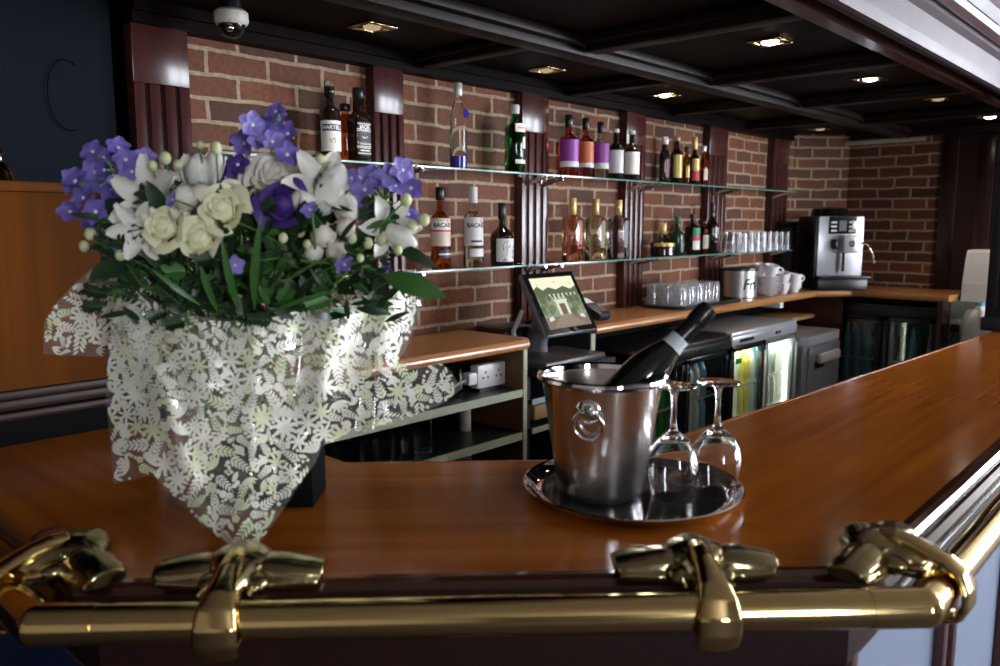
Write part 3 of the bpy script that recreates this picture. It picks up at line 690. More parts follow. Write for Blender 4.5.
bottle('dark bottle with big slanted gold label on the upper shelf', 677, 137, 12, SU, G_DRK, hb=.62, hs=.16, cap=GOLDC, caph=.08, labels=[(.14, .62, -105, 70, PG)])
bottle('small amber bottle between the gold labelled and red bottles', 687, 147, 7, SU, G_AMB, hb=.62, hs=.14, rn=.01, cap=BLC, labels=[(.2, .5, -100, 50, PG)])
bottle('dark red bottle with long gold neck and gold label', 695, 137, 11, SU, G_DRK, hb=.55, hs=.12, rn=.012, cap=GOLDC, caph=.26, labels=[(.32, .55, -100, 70, PG), (.1, .3, -100, 70, PR)])
bottle('slim brown bottle last on the upper shelf by the fourth pilaster', 704, 146, 9, SU, G_AMB, hb=.60, hs=.14, rn=.011, cap=SILC, caph=.14, labels=[(.15, .42, -90, 50, PPE)])
G2 = 'spirit bottles on the back wall'
PKIN = [('text', 'BACARDI', .535, .022, PL, .03, 8), ('dot', 38, .60, .012, PR), ('band', .16, .21, PL, .9)]
bottle('amber spiced rum bottle with peach label on the lower shelf', 440, 187, 20, SL, G_AMB, hb=.60, hs=.12, rn=.0135, cap=BLC, caph=.16, labels=[(.28, .62, F, 88, PPE, [('band', .48, .585, PW), ('text', 'BACARDI', .532, .022, PL, .03, 8), ('dot', 40, .59, .013, PR), ('band', .455, .475, PR)]), (.13, .235, -95, 60, PL, [('band', .17, .19, PW, .8)])])
bottle('clear white rum bottle with white cap and label on the lower shelf', 473, 187, 20, SL, G_CLR, hb=.60, hs=.12, rn=.0135, cap=WHC, caph=.20, labels=[(.27, .62, F, 88, PW, [('text', 'BACARDI', .52, .022, PL, .03, 8), ('dot', 40, .59, .013, PR), ('band', .31, .335, PL, .4)]), (.13, .23, -95, 60, PW)])
TEN = []
random.seed(3)
for k in range(9):
    x0, z0 = random.uniform(-.75, .75), random.uniform(.10, .36); pts = []
    a = random.uniform(0, 6.28); xx, zz = x0, z0; L_, R_ = [], []
    for i in range(9):
        w = .028 * (1 - i / 10); L_.append((xx + w * sin(a), zz - w * .3 * cos(a))); R_.append((xx - w * sin(a), zz + w * .3 * cos(a)))
        xx = max(-.9, min(.9, xx + .11 * cos(a))); zz = max(.07, min(.41, zz + .033 * sin(a))); a += random.uniform(.2, .75) * (1 if k % 2 else -1)
    for i in range(8): TEN.append(('poly', [L_[i], L_[i + 1], R_[i + 1], R_[i]], PL))
random.seed(11)
b_ = bottle('squat black rum bottle with white label of curling tentacles', 502, 203, 23, SL, G_DRK, hb=.46, hs=.20, rn=.013, cap=BLC, caph=.26, labels=[(.06, .43, -100, 66, PW, TEN)])
def gin(label, px, top, mat, low):
    b = bottle(label, px, top, 20, SL, mat, sq=5, hb=.66, hs=.10, rn=.0125, cap=GOLDC, caph=.26, group=G2)
    w = .022; m_ = MB().add([(-w * .4, -.0375, .055), (w, -.0375, .055), (w, -.0375, .175), (w * .3, -.0375, .182), (-w * .4, -.0375, .165)], [(0, 1, 2, 3, 4)], 0)
    m_.add([(-w * .1, -.0379, .062), (w * .8, -.0379, .062), (w * .8, -.0379, .078), (-w * .1, -.0379, .078)], [(0, 1, 2, 3)], 1)
    obj('paper_label', m_, [PW, low], b, fixn=False)
gin('pink gin bottle with gold neck and white label', 573, 198, G_PNK, PR)
gin('pale green gin bottle with gold neck and white label', 596, 199, G_PALE, PW)
gin('violet tinted gin bottle with gold neck beside the third pilaster', 619, 200, G_VIO, PW)
bottle('round dark liqueur bottle with gold band and pale cap', 663, 223, 24, SL, G_DRK, hb=.36, hs=.30, rn=.015, cap=GOLDC, caph=.34, labels=[(.30, .40, F, 80, PG)])
bottle('slim dark green bottle next to the round liqueur bottle', 678, 216, 12, SL, pm('dark_green_bottle', (.01, .035, .02), .07, 0, None, 9, .02), hb=.52, hs=.16, rn=.013, cap=pm('green_cap', (.05, .16, .08), .3), caph=.2, labels=[(.08, .42, -80, 30, pm('grey_green_label', (.20, .28, .26), .5))])
bottle('dark bottle with green, red and white striped label', 693, 214, 15, SL, G_DRK, hb=.66, hs=.10, rn=.013, cap=BLC, labels=[(.12, .66, -85, 60, PW, [('band', .46, .66, PGR), ('band', .34, .46, PR)])])
bottle('brown bottle with cream label and wide dark cap', 703, 220, 12, SL, G_AMB, Y=-.08, hb=.70, hs=.10, rn=.014, cap=BLC, capr=.024, labels=[(.15, .55, -85, 60, pm('cream_label', (.42, .38, .30), .5))])
bottle('tall thin black bottle standing at the fourth pilaster', 713, 203, 13, SL, G_DRK, hb=.52, hs=.22, rn=.012, cap=BLC, caph=.2, labels=[(.38, .52, -80, 45, pm('silver_label', (.35, .34, .30), .4))])

# upturned glasses at the end of the lower shelf
def tumbler(name, label, H, r0, r1, group, loc, n=20, ribs=0):
    t = tag(obj(name, MB().lathe([(r0 * .86, 0), (r0, 0), (r1, H), (0, H), (0, H - .012), (r1 - .003, H - .013), (r0 - .003, .001)][:5] + [(0, H - .010), (r1 * .9, H - .011), (r0 * .93, 0)], n, cap=False), CLEAR), label, 'glass', group)
    t.location = loc; return t
g0 = None
L1 = 'upturned clear glass on the crowded far lower shelf'
for j in range(2):
    for i in range(8):
        x = 4.44 + i * .086; y = -.140 + j * .076
        if g0 is None: g0 = tumbler('shelf_glass', L1, .115, .036, .030, 'glasses upturned on the far lower shelf', (x, y, SL))
        else: dup(g0, (x, y, SL))
# black tray of tumblers
tr = thing('black_tray', 'black oblong tray of upturned tumblers on the back counter', 'tray', (3.76, -.21, BZ))
def rrect(w, h, r, n=6): return [(sx * (w - r) + r * cos(a0 + pi / 2 * i / n), sy * (h - r) + r * sin(a0 + pi / 2 * i / n)) for sx, sy, a0 in ((1, 1, 0), (-1, 1, pi / 2), (-1, -1, pi), (1, -1, 1.5 * pi)) for i in range(n + 1)]
def ringpath(pts, z): return [(x, y, z) for x, y in pts]
obj('base', MB().prism(rrect(.33, .125, .06), 0, .006), BLACK, tr)
obj('rim', MB().tube(ringpath(rrect(.33, .125, .06), .010), .008, 8, closed=True), BLACK, tr)
g1 = None
for j in range(3):
    for i in range(5):
        x = 3.50 + i * .082; y = -.285 + j * .076
        if g1 is None:
            g1 = thing('tumbler', 'upturned clear tumbler on the black tray', 'glass', (x, y, BZ + .006), 0, 'tumblers on the black tray')
            m_ = MB(); n = 28; pr = [(.033, 0), (.036, .001), (.0345, .05), (.0325, .110), (.029, .115), (0, .115)]
            m_.lathe(pr, n, 0); obj('outer', m_.lathe([(.033, 0), (.0325, .05), (.030, .10), (0, .102)], n, 0, cap=False), PRESSED, g1)
            rb = MB()
            for k in range(14):
                a = 2 * pi * k / 14; rb.tube([(.0358 * cos(a), .0358 * sin(a), .012), (.0345 * cos(a), .0345 * sin(a), .06), (.0330 * cos(a), .0330 * sin(a), .106)], .0024, 6)
            obj('flutes', rb, PRESSED, g1)
        else: dup(g1, (x, y, BZ + .006))

# steel ice tub
t = thing('ice_tub', 'brushed steel tub with dark rim and script lettering by the saucers', 'ice bucket', (4.325, -.185, BZ))
TUBM = brushed('satin_steel', (.62, .60, .60), .42, .5)
obj('body', MB().lathe([(0, 0), (.098, 0), (.102, .004), (.103, .155), (.096, .155), (.094, .012), (0, .010)], 48, cap=False), TUBM, t)
obj('rim', MB().lathe([(.098, .152), (.107, .152), (.109, .158), (.107, .168), (.095, .168), (.095, .152), (.098, .152)], 48, cap=False), BLACK, t)
vs, fs = text2d('Fri', .085, .018); q = []
for x, y in vs:
    a = R(-114) + (x + y * .22) / .104; q.append((.1052 * cos(a), .1052 * sin(a), .075 + y))
obj('lettering', MB().add(q, fs), PL, t, fixn=False)

# saucers and cups
def saucer_mb(): return MB().lathe([(0, .0), (.030, 0), (.033, .003), (.058, .011), (.072, .016), (.073, .018), (.058, .0135), (.034, .006), (0, .005)], 40, cap=False)
s0 = None
for k in range(8):
    loc = (4.535, -.265, BZ + k * .0135)
    if s0 is None: s0 = tag(obj('saucer', saucer_mb(), CHINA, None, loc), 'white saucer in the tall stack beside the steel tub', 'saucer', 'stacked white saucers')
    else: dup(s0, loc)
def cup(label, loc, rot):
    t = thing('coffee_cup', label, 'cup', loc, 0, 'white coffee cups by the coffee machine'); t.rotation_euler = rot
    obj('bowl', MB().lathe([(0, 0), (.024, 0), (.026, .003), (.033, .018), (.039, .040), (.041, .066), (.0385, .066), (.0365, .040), (.030, .018), (0, .007)], 32, cap=False), CHINA, t)
    obj('handle', MB().tube([(.036, 0, .054), (.050, 0, .058), (.062, 0, .050), (.063, 0, .036), (.054, 0, .024), (.034, 0, .020)], .0045, 10), CHINA, t)
    return t
zz = BZ + 8 * .0135 + .006
c0 = cup('white cup tilted on the saucer stack next to the steel tub', (4.52, -.285, zz), (R(12), R(8), R(-60)))
dup(c0, (4.555, -.21, zz), None, 'white cup on the far side of the saucer stack', rot=(R(6), R(-10), R(20)))
dup(c0, (4.70, -.285, BZ), None, 'white cup under another cup beside the saucers', rot=(0, 0, R(-150)))
dup(c0, (4.70, -.285, BZ + .062), None, 'white cup stacked tilted with raised handle beside the saucers', rot=(R(8), R(-12), R(-10)))
dup(c0, (4.82, -.19, BZ), None, 'white cup standing at the rear of the cup group', rot=(0, 0, R(40)))
dup(c0, (4.85, -.29, BZ), None, 'lower white cup of the pair nearest the coffee machine', rot=(0, 0, R(-20)))
dup(c0, (4.85, -.29, BZ + .047), None, 'upper white cup of the pair nearest the coffee machine', rot=(R(4), R(5), R(-35)))
dup(c0, (4.97, -.245, BZ), None, 'white cup at the end of the row below the coffee machine', rot=(0, 0, R(10)))

# coffee machine, turned into the corner
cm = thing('coffee_machine', 'silver fronted black coffee machine in the corner of the back counter', 'coffee machine', (5.30, -.325, BZ), R(-45))
# local: -y front, x along the front
obj('body', MB().bx(-.16, .16, -.14, .13, .0, .465, 0, .012), BLACK, cm)
obj('front_plate', MB().bx(-.145, .145, -.158, -.14, .09, .462, 0, .006), SILVER, cm)
o = obj('control_panel', MB().bx(-.082, .092, -.164, -.157, .352, .460, 0, .004), BLACKG, cm)
k_ = MB()
for sx in (-.052, .062):
    for z in (.372, .398, .424): k_.bx(sx - .018, sx + .018, -.1665, -.163, z - .006, z + .006)
obj('buttons', k_, WHITE, o); obj('display', MB().bx(-.018, .028, -.166, -.163, .37, .435), GREY, o)
o = obj('spout_unit', MB().bx(-.005, .095, -.215, -.15, .235, .345, 0, .008), SILVER, cm)
obj('emblem', MB().lathe([(0, 0), (.020, 0), (.020, .003), (0, .003)], 24, M=Matrix.Translation((.045, -.214, .292)) @ Matrix.Rotation(R(90), 4, 'X')), BLACK, o)
vs, fs = text2d('jura', .014, .02); obj('emblem_text', MB().add([(.045 + x, -.2178, .292 + y) for x, y in vs], fs), WHITE, o, fixn=False)
obj('milk_spout', MB().lathe([(.016, 0), (.022, .01), (.022, .05), (.016, .06)], 16, M=Matrix.Translation((-.045, -.175, .258))).tube([(.012, -.18, .12), (.012, -.18, .24)], .009, 8), BLACK, cm)
obj('drip_tray', MB().bx(-.15, .17, -.235, -.14, .075, .092, 0, .006).bx(-.16, .16, -.22, -.13, 0, .075, 0, .01), BLACK, cm)
obj('bean_hopper', MB().lathe([(.10, .465), (.115, .475), (.105, .51), (.05, .525), (0, .527)], 28, M=Matrix.Translation((-.01, .0, 0))), BLACKG, cm)
obj('steam_hose', MB().tube([(.10, -.19, .30), (.15, -.20, .285), (.19, -.19, .235), (.21, -.18, .17)], .007, 10), CHROME, cm)
mc = thing('milk_cooler', 'black upright milk cooler box left of the coffee machine', 'cooler', (5.16, -.105, BZ), 0)
obj('body', MB().bx(-.05, .05, -.05, .05, 0, .40, 0, .01), BLACK, mc); obj('lid', MB().bx(-.052, .052, -.052, .052, .40, .43, 0, .01), BLACKG, mc)

# ================================================================== FRIDGES
LEDM = emit('cooler_light', (.95, 1.0, .82), 6.0); INNER = pm('cooler_lining', (.70, .72, .64), .5); RACK = pm('wire_rack', (.75, .75, .72), .3, .6)
BOT_COL = [pm('beer_green', (.05, .30, .06), .12), pm('beer_brown', (.22, .07, .02), .12), pm('juice_yellow', (.75, .62, .12), .25), pm('water_blue', (.20, .42, .60), .15), pm('soda_white', (.75, .78, .74), .25), pm('cola_black', (.02, .015, .015), .1)]
def mixer(idx):
    c = BOT_COL[idx]; m_ = MB().lathe([(0, 0), (.027, 0), (.029, .004), (.029, .11), (.024, .135), (.013, .165), (.012, .20), (.0135, .202), (.0135, .212), (0, .212)], 14)
    o = tag(obj('mixer_bottle', m_, c), 'x', 'bottle'); return o
MIX = {}
COLN = ['green', 'brown', 'yellow', 'pale blue', 'whitish', 'black']
def put_mixer(idx, loc, label, group):
    if idx not in MIX: MIX[idx] = mixer(idx); o = MIX[idx]
    else: o = MIX[idx].copy(); COL.objects.link(o)
    o.location = loc; o['label'] = label; o['group'] = group
def cooler(label, x0, x1, y0, H, frame, accent, led, fill, rotz=0, org=None):
    """two-door glass cooler; local front is -y"""
    W = x1 - x0; D = .40; org = org or ((x0 + x1) / 2, y0, 0)
    t = thing('bottle_cooler', label, 'fridge', org, rotz)
    h = W / 2
    c = MB().bx(-h, h, D - .03, D, .08, H).bx(-h, -h + .025, .03, D, .08, H).bx(h - .025, h, .03, D, .08, H).bx(-h, h, .03, D, .08, .12).bx(-h, h, .0, D, H - .03, H, 0, .004)
    obj('cabinet', c, accent, t)
    obj('lining', MB().bx(-h + .026, h - .026, D - .04, D - .031, .12, H - .05), INNER, t)
    obj('plinth', MB().bx(-h, h, .05, D, 0, .08), BLACK, t)
    o = obj('control_panel', MB().bx(-h, h, -.004, .03, H - .070, H - .022, 0, .004), accent, t)
    obj('thermostat', MB().lathe([(0, 0), (.009, 0), (.009, .006), (0, .006)], 16, M=Matrix.Translation((h * .3, -.004, H - .046)) @ Matrix.Rotation(R(90), 4, 'X')), BLACK, o)
    obj('switch', MB().bx(h * .3 + .03, h * .3 + .05, -.008, -.002, H - .053, H - .039), BLACK, o)
    obj('badge', MB().bx(-h * .8, -h * .4, -.006, -.003, H - .054, H - .038), BLACK, o)
    for s in (-1, 1):
        a, b = (-h + .004, -.003) if s < 0 else (.003, h - .004); z0, z1 = .12, H - .073
        fr = .034
        d = obj('door', MB().bx(a, a + fr, -.002, .028, z0, z1, 0, .004).bx(b - fr, b, -.002, .028, z0, z1, 0, .004).bx(a, b, -.002, .028, z0, z0 + .04, 0, .004).bx(a, b, -.002, .028, z1 - .028, z1, 0, .004), FRAMES if led and s > 0 else frame, t)
        obj('pane', MB().bx(a + fr, b - fr, .008, .014, z0 + .04, z1 - .028), PANE, d)
        hx = b - .012 if s > 0 else b - .012
        obj('handle', MB().bx(hx - .006, hx + .006, -.018, -.002, z0 + .2, z1 - .05, 0, .004), accent, d)
    if led:
        obj('lamp', MB().bx(-h + .03, -h + .045, .032, .045, .2, H - .12).bx(h - .045, h - .03, .032, .045, .2, H - .12).bx(-h + .05, h - .05, .05, .065, H - .09, H - .08), LEDM, t)
    for z in (.30, .55, .72) if H > .95 else (.35, .62):
        m_ = MB()
        for k in range(9): m_.bx(-h + .03, h - .03, .05 + k * .036, .053 + k * .036, z - .003, z)
        m_.bx(-h + .03, h - .03, .044, .05, z - .008, z + .002)
        obj('rack', m_, RACK, t)
        M = Matrix.Translation(org) @ Matrix.Rotation(rotz, 4, 'Z')
        for j in range(2):
            n = int((W - .10) / .066)
            for i in range(n):
                ci = fill[(i * len(fill) // n + j * 3) % len(fill)] if fill else None
                if ci is None: continue
                q = M @ Vector((-h + .065 + i * .066 + (.01 if j else 0), .085 + j * .085, z))
                put_mixer(ci, q, 'small %s bottle standing in a row in the %s' % (COLN[ci], label.split(' with ')[0].split(' under ')[0]), 'bottles in the ' + label.split(' with ')[0].split(' under ')[0])
    return t
FRAMEB = pm('black_door_frame', (.012, .013, .018), .25); FRAMES = pm('silver_door_frame', (.50, .52, .56), .3, .7)
cooler('black framed double door cooler with dark doors behind the wine glasses', 2.86, 3.72, -.45, 1.015, FRAMEB, BLACK, False, [4, 3, 0, 5, 4, 3])
lw = cooler('brightly lit silver double door cooler with yellow bottles beside the steel washer', 3.735, 4.53, -.45, 1.02, FRAMEB, SILVER, True, [2, 4, 2, 4, 3, 4, 4])
obj('sticker', MB().bx(-.355, -.285, -.004, -.002, .855, .885), pm('green_sticker', (.0, .40, .09), .4), lw)
for x, e in ((3.95, 2.6), (4.33, 1.8)):
    l = bpy.data.lights.new('cooler_tube', 'AREA'); l.energy = e; l.size = .3; l.color = (.95, 1, .82); lo = bpy.data.objects.new('cooler_tube', l); COL.objects.link(lo); lo.location = (x, -.27, .89)
# steel glass washer
gw = thing('glass_washer', 'grey steel glass washer with pale handle beside the lit cooler', 'washer', (4.83, -.30, 0))
obj('body', MB().bx(-.27, .27, -.19, .22, .06, .86, 0, .008), DARKSTEEL, gw); obj('feet', MB().bx(-.24, .24, -.17, .2, 0, .06), BLACK, gw)
obj('lid', MB().prism([(-.275, -.16), (-.235, -.20), (.245, -.20), (.275, -.17), (.275, .22), (-.275, .22)], .862, .915), SILVER, gw)
obj('door', MB().bx(-.22, .262, -.203, -.19, .12, .85, 0, .005), DARKSTEEL, gw)
o = obj('handle', MB().bx(-.12, .20, -.235, -.203, .745, .805, 0, .02), WHITE, gw); obj('grip_recess', MB().bx(-.135, .0, -.206, -.2035, .715, .76), BLACK, o)
cooler('black undercounter cooler with reflecting glass below the coffee machine', 0, .60, 0, 1.07, FRAMEB, BLACK, False, [3, 3, 0, 4, 5, 3], R(-90), (5.24, -.70, 0))
# twin socket, plugs and flex on the green wall; jug and towel dispenser
sk = thing('double_socket', 'white double socket with black plugs on the pale green wall', 'socket', (5.358, -1.115, .955), R(-90))
obj('plate', MB().box((0, -.004, 0), (.146, .008, .086), 0, .003), WHITE, sk)
for s in (-1, 1):
    pl = obj('plug', MB().box((s * .036, -.024, -.006), (.05, .034, .05), 0, .012), BLACK, sk)
obj('flex', MB().tube([(-.036, -.035, -.03), (-.05, -.04, -.075), (-.10, -.04, -.09), (-.16, -.04, -.07), (-.20, -.04, -.01)], .004, 8), BLACK, sk)
dp = thing('towel_dispenser', 'white curved plastic dispenser fixed beside the dark canopy post', 'dispenser', (5.60, -1.235, 1.07))
pr = [(-.20, 0.0), (-.215, .02), (-.205, .14), (-.175, .26), (-.15, .325), (-.13, .34), (0.10, .34), (.10, 0)]
m_ = MB(); vs = [(x, y, z) for y in (-.15, .15) for x, z in pr]; n = len(pr)
m_.add(vs, [tuple(range(n)), tuple(reversed(range(n, 2 * n)))] + [(i, (i + 1) % n, n + (i + 1) % n, n + i) for i in range(n)])
obj('cover', m_, WHITE, dp); obj('base_tray', MB().bx(-.20, .09, -.145, .145, -.03, 0, 0, .01), CREAM, dp)
jg = thing('plastic_jug', 'white plastic jug with handle standing below the dispenser', 'jug', (5.262, -1.215, .875), R(20))
obj('body', MB().lathe([(0, 0), (.075, 0), (.08, .01), (.08, .15), (.06, .19), (.025, .205), (.022, .225), (0, .225)], 28, sq=4), WHITE, jg)
obj('handle', MB().tube([(-.07, 0, .11), (-.085, 0, .16), (-.055, 0, .205), (-.02, 0, .21)], .011, 10), WHITE, jg); obj('cap', MB().lathe([(.025, .222), (.025, .242), (0, .244)], 20), PBL, jg)
tag(obj('jug_shelf', MB().bx(5.18, 5.357, -1.33, -1.13, .855, .875), DARKSHELF), 'dark shelf board under the white plastic jug', 'shelf')

# glasses and socket strip on the left shelves
st = thing('socket_block', 'white double socket block on the shelf under the short back counter', 'socket', (2.11, -.30, .964))
obj('box', MB().bx(-.074, .074, -.02, .02, .012, .098, 0, .005), WHITE, st)
m_ = MB()
for s in (-1, 1):
    for dx, dz in ((0, .02), (-.012, 0), (.012, 0)): m_.bx(s * .034 + dx - .003, s * .034 + dx + .003, -.0215, -.0195, .05 + dz - .004, .05 + dz + .004)
obj('socket_holes', m_, BLACK, st); obj('foot', MB().bx(-.06, .06, -.018, .018, 0, .012), BLACK, st)
obj('plug', MB().bx(-.118, -.074, -.02, .02, .03, .075, 0, .008).tube([(-.116, 0, .05), (-.18, .01, .03), (-.22, .03, .008)], .005, 8), WHITE, st)
gl = None
for i, (x, y, z) in enumerate([(1.90, -.33, .964), (1.82, -.30, .964), (1.74, -.33, .964), (1.66, -.30, .964)] + [(1.36 + .085 * k, -.33 + .03 * (k % 2), .802) for k in range(6)]):
    lab = 'upturned tumbler on the top shelf under the short back counter' if z > .9 else 'upturned tumbler on the second shelf behind the printed film'
    if gl is None: gl = tumbler('bar_glass', lab, .11, .036, .030, 'tumblers on the shelves under the short counter', (x, y, z))
    else: dup(gl, (x, y, z), None, lab)

# ================================================================== TILL
SC = thing('till', 'black touchscreen till with a tilted lit screen on the platform', 'till', (2.46, -.30, 1.03))
obj('base', MB().bx(-.21, .17, -.16, .10, 0, .03, 0, .010), pm('dark_grey_plastic', (.05, .05, .058), .35), SC)
obj('printer_box', MB().bx(-.16, .02, .10, .24, 0, .13, 0, .01), BLACK, SC)
obj('stand', MB().tube([(0, .06, .03), (0, .06, .08), (0, .03, .14), (0, -.02, .19)], [.035, .03, .03, .03], 16, ry=[.05] * 4), GREY, SC)
obj('stand_arm', MB().tube([(-.10, .09, .03), (-.115, .085, .12), (-.10, .05, .20)], .010, 10), SILVER, SC)
tilt = math.atan2(.135, .228)
sm = bpy.data.objects.new('screen_unit', None)
MS = Matrix.Translation((0, -.0575, .234)) @ Matrix.Rotation(-tilt, 4, 'X')
WS, HS = .158, .134
o = obj('screen_case', MB().box((0, .014, 0), (2 * WS, .028, 2 * HS), 0, .012, MS), GREY, SC)
bz = obj('bezel', MB().box((0, -.001, 0), (2 * WS - .010, .004, 2 * HS - .010), 0, .002, MS), BLACKG, SC)
# the picture on the screen: a stone house among trees above steps
sx, sz = WS - .028, HS - .026
EM = {k: emit('screen_' + k, c, 1.0) for k, c in dict(sky=(.62, .60, .42), wall=(.17, .20, .14), tree=(.05, .075, .025), tree2=(.085, .12, .04), pale=(.50, .52, .40), door=(.11, .06, .04), step=(.22, .16, .11), step2=(.13, .09, .065), win=(.40, .44, .36)).items()}
mats = list(EM.values()); ix = {k: i for i, k in enumerate(EM)}
m_ = MB(); lay = [0]
def pic(poly, k):
    lay[0] += 1; y = -.0034 - lay[0] * .000012
    m_.add([(x * sx, y, z * sz) for x, z in poly], [tuple(range(len(poly)))], ix[k], False, MS)
rc_ = lambda a, b, c, d: [(a, c), (b, c), (b, d), (a, d)]
pic(rc_(-1, 1, -1, 1), 'sky'); pic(rc_(-1, 1, -.55, .42), 'wall')
pic([(-1, .55), (-.8, .68), (-.6, .50), (-.3, .62), (0, .5), (.4, .62), (.7, .48), (1, .60), (1, .2), (-1, .2)], 'tree')
for i in range(7): pic(rc_(-.42 + i * .2, -.34 + i * .2, .12, .34), 'win')
random.seed(5)
for i in range(26):
    cx_, cz_ = random.choice([-1, 1]) * random.uniform(.35, .95), random.uniform(-.42, .2); r_ = random.uniform(.08, .16)
    pic([(max(-1, min(1, cx_ + r_ * cos(a))), cz_ + r_ * 1.1 * sin(a)) for a in [2 * pi * k / 9 for k in range(9)]], 'tree2' if i % 3 else 'tree')
pic(rc_(-.26, .26, -.50, .06), 'pale'); pic(rc_(-.14, .14, -.50, -.06), 'door'); pic(rc_(-.32, .32, .04, .10), 'pale')
pic([(-1, -1), (1, -1), (1, -.55), (-1, -.55)], 'step2')
for i in range(5): pic([(-.36 - .09 * i, -.62 - .08 * i), (.36 + .09 * i, -.62 - .08 * i), (.34 + .09 * i, -.575 - .08 * i), (-.34 - .09 * i, -.575 - .08 * i)], 'step')
for s in (-1, 1): pic([(s * .62, -.66), (s * .86, -.72), (s * .84, -.56), (s * .64, -.54)], 'pale')
for x, z in ((-.8, .75), (.02, .82), (.75, .74)): pic([(x, z), (x + .06, z - .12), (x + .02, z + .02)], 'tree')
obj('screen', m_, mats, SC, fixn=False)
cr = thing('card_reader', 'black card payment reader on the back counter beside the till', 'card reader', (2.87, -.21, BZ), R(-4))
MC = Matrix.Translation((0, 0, .045)) @ Matrix.Rotation(R(22), 4, 'X')
obj('body', MB().box((0, 0, 0), (.078, .17, .036), 0, .010, MC).bx(-.03, .03, -.02, .07, 0, .04, 0, .006), BLACK, cr)
obj('display', MB().box((0, .045, .0185), (.058, .045, .002), 0, .0005, MC), emit('reader_display', (.75, .78, .72), .5), cr)
k_ = MB()
for i in range(4):
    for j in range(3): k_.box((-.02 + j * .02, -.005 - i * .016, .0195), (.014, .010, .004), 0, .0015, MC)
obj('keypad', k_, GREY, cr)

# ================================================================== ICE BUCKET, BOTTLE, GLASSES ON THE TRAY
ty = thing('round_tray', 'round polished steel tray on the bar top', 'tray', (1.165, -1.545, BT))
obj('painted_reflection', MB().lathe([(0, .0052), (.160, .0052), (.160, .0056), (0, .0056)], 64, cap=False), pm('dark_ceiling_reflection', (.03, .03, .034), .05, .4, None, 6, .02), ty)  # dark disc painting in the steel's reflection of the dark ceiling
obj('dish', MB().lathe([(0, .001), (.165, .001), (.176, .004), (.186, .014), (.190, .016), (.1915, .0185), (.189, .020), (.184, .017), (.174, .0075), (.165, .005), (0, .005)], 96, cap=False), CHROME, ty)
bk = thing('ice_bucket', 'shiny steel ice bucket with ring handle on the round tray', 'ice bucket', (1.115, -1.512, BT + .0055))
obj('body', MB().lathe([(0, 0), (.068, 0), (.072, .004), (.075, .014), (.102, .196), (.104, .200), (.101, .200), (.099, .195), (.072, .016), (0, .012)], 96, cap=False), STEEL, bk)
obj('lip', MB().lathe([(.1015, .196), (.108, .199), (.1115, .2045), (.1105, .209), (.106, .211), (.101, .208), (.0995, .200)], 96, cap=False), CHROME, bk)
dirc = atan2(CAM.y + 1.512, CAM.x - 1.115)
for s, off in ((0, R(-12)), (1, R(168))):
    a = dirc + off; M = Matrix.Rotation(a, 4, 'Z')
    h = obj('handle_boss', MB().lathe([(0, .016), (.007, .0155), (.012, .010), (.013, .004), (.020, .002), (.022, 0)], 24, M=M @ Matrix.Translation((.0965, 0, .163)) @ Matrix.Rotation(R(98), 4, 'Y') @ Matrix.Rotation(0, 4, 'Z')), CHROME, bk)
    obj('ring', MB().tube([(.1045 - .0035 * (1 - cos(b)) * 1.0, .0245 * sin(b), .142 + .0245 * cos(b)) for b in [2 * pi * i / 40 for i in range(40)]], .0032, 10, closed=True, M=M), CHROME, h)
# bottle leaning in the bucket
tip = onD(710, 307, 1.385 * 1.0)
B_ = Vector((1.115, -1.512, 0)) - RT * .028 + FWH * .004
base = Vector((B_.x, B_.y, BT + .105))
ax = (tip - base); Lb = ax.length; ax.normalize()
Lw = .30
wb = thing('wine_bottle', 'dark wine bottle with foil neck leaning in the ice bucket', 'bottle', tip - ax * Lw)
wb.rotation_mode = 'QUATERNION'; wb.rotation_quaternion = ax.to_track_quat('Z', 'Y')
GB = pm('dark_green_wine_glass', (.006, .010, .006), .05, 0, None, 9, .02, Coat_Weight=.6)
obj('glass_body', MB().lathe([(0, .012), (.02, .006), (.036, 0), (.0385, .004), (.0385, .125), (.037, .145), (.032, .168), (.024, .19), (.0175, .208), (.0155, .225), (.0145, .27), (0, .27)], 48), GB, wb)
FOIL = pm('black_foil', (.010, .010, .012), .28, .2, None, 60, .08, .3)
obj('foil', MB().lathe([(.0178, .212), (.0168, .225), (.0158, .258), (.0165, .262), (.0178, .266), (.0180, .285), (.0165, .297), (.012, .300), (0, .300)], 40, cap=False), FOIL, wb)
obj('neck_band', MB().lathe([(.0212, .202), (.0184, .213), (.0176, .226)], 40, cap=False), pm('pale_blue_band', (.58, .66, .68), .4), wb)
def wineglass(label, loc):
    t = thing('wine_glass', label, 'glass', loc, 0, 'upturned wine glasses on the round tray')
    H = .196
    out = [(.034, 0), (.0355, .006), (.0405, .03), (.0435, .05), (.043, .066), (.0385, .085), (.028, .101), (.016, .111), (.008, .118)]
    inn = [(.0075 * 0, .108), (.013, .107), (.025, .099), (.0365, .084), (.0418, .066), (.0423, .05), (.0393, .03), (.0343, .006), (.033, 0)]
    obj('bowl', MB().lathe([(.0, .1175)] + out[::-1] + inn[::-1], 48, cap=False), CLEAR, t)
    obj('stem', MB().lathe([(0, .1165), (.0078, .118), (.0058, .125), (.0046, .14), (.0042, .16), (.0048, .178), (.008, .186), (.018, .190), (.034, .1925), (.0362, .194), (.0355, .196), (.0, .1965)], 48, cap=False), CLEAR, t)
    return t
w0 = wineglass('upturned wine glass touching the steel bucket on the tray', (1.168, -1.622, BT + .006))
dup(w0, (1.246, -1.662, BT + .006), 0, 'upturned wine glass on the outer side of the tray')

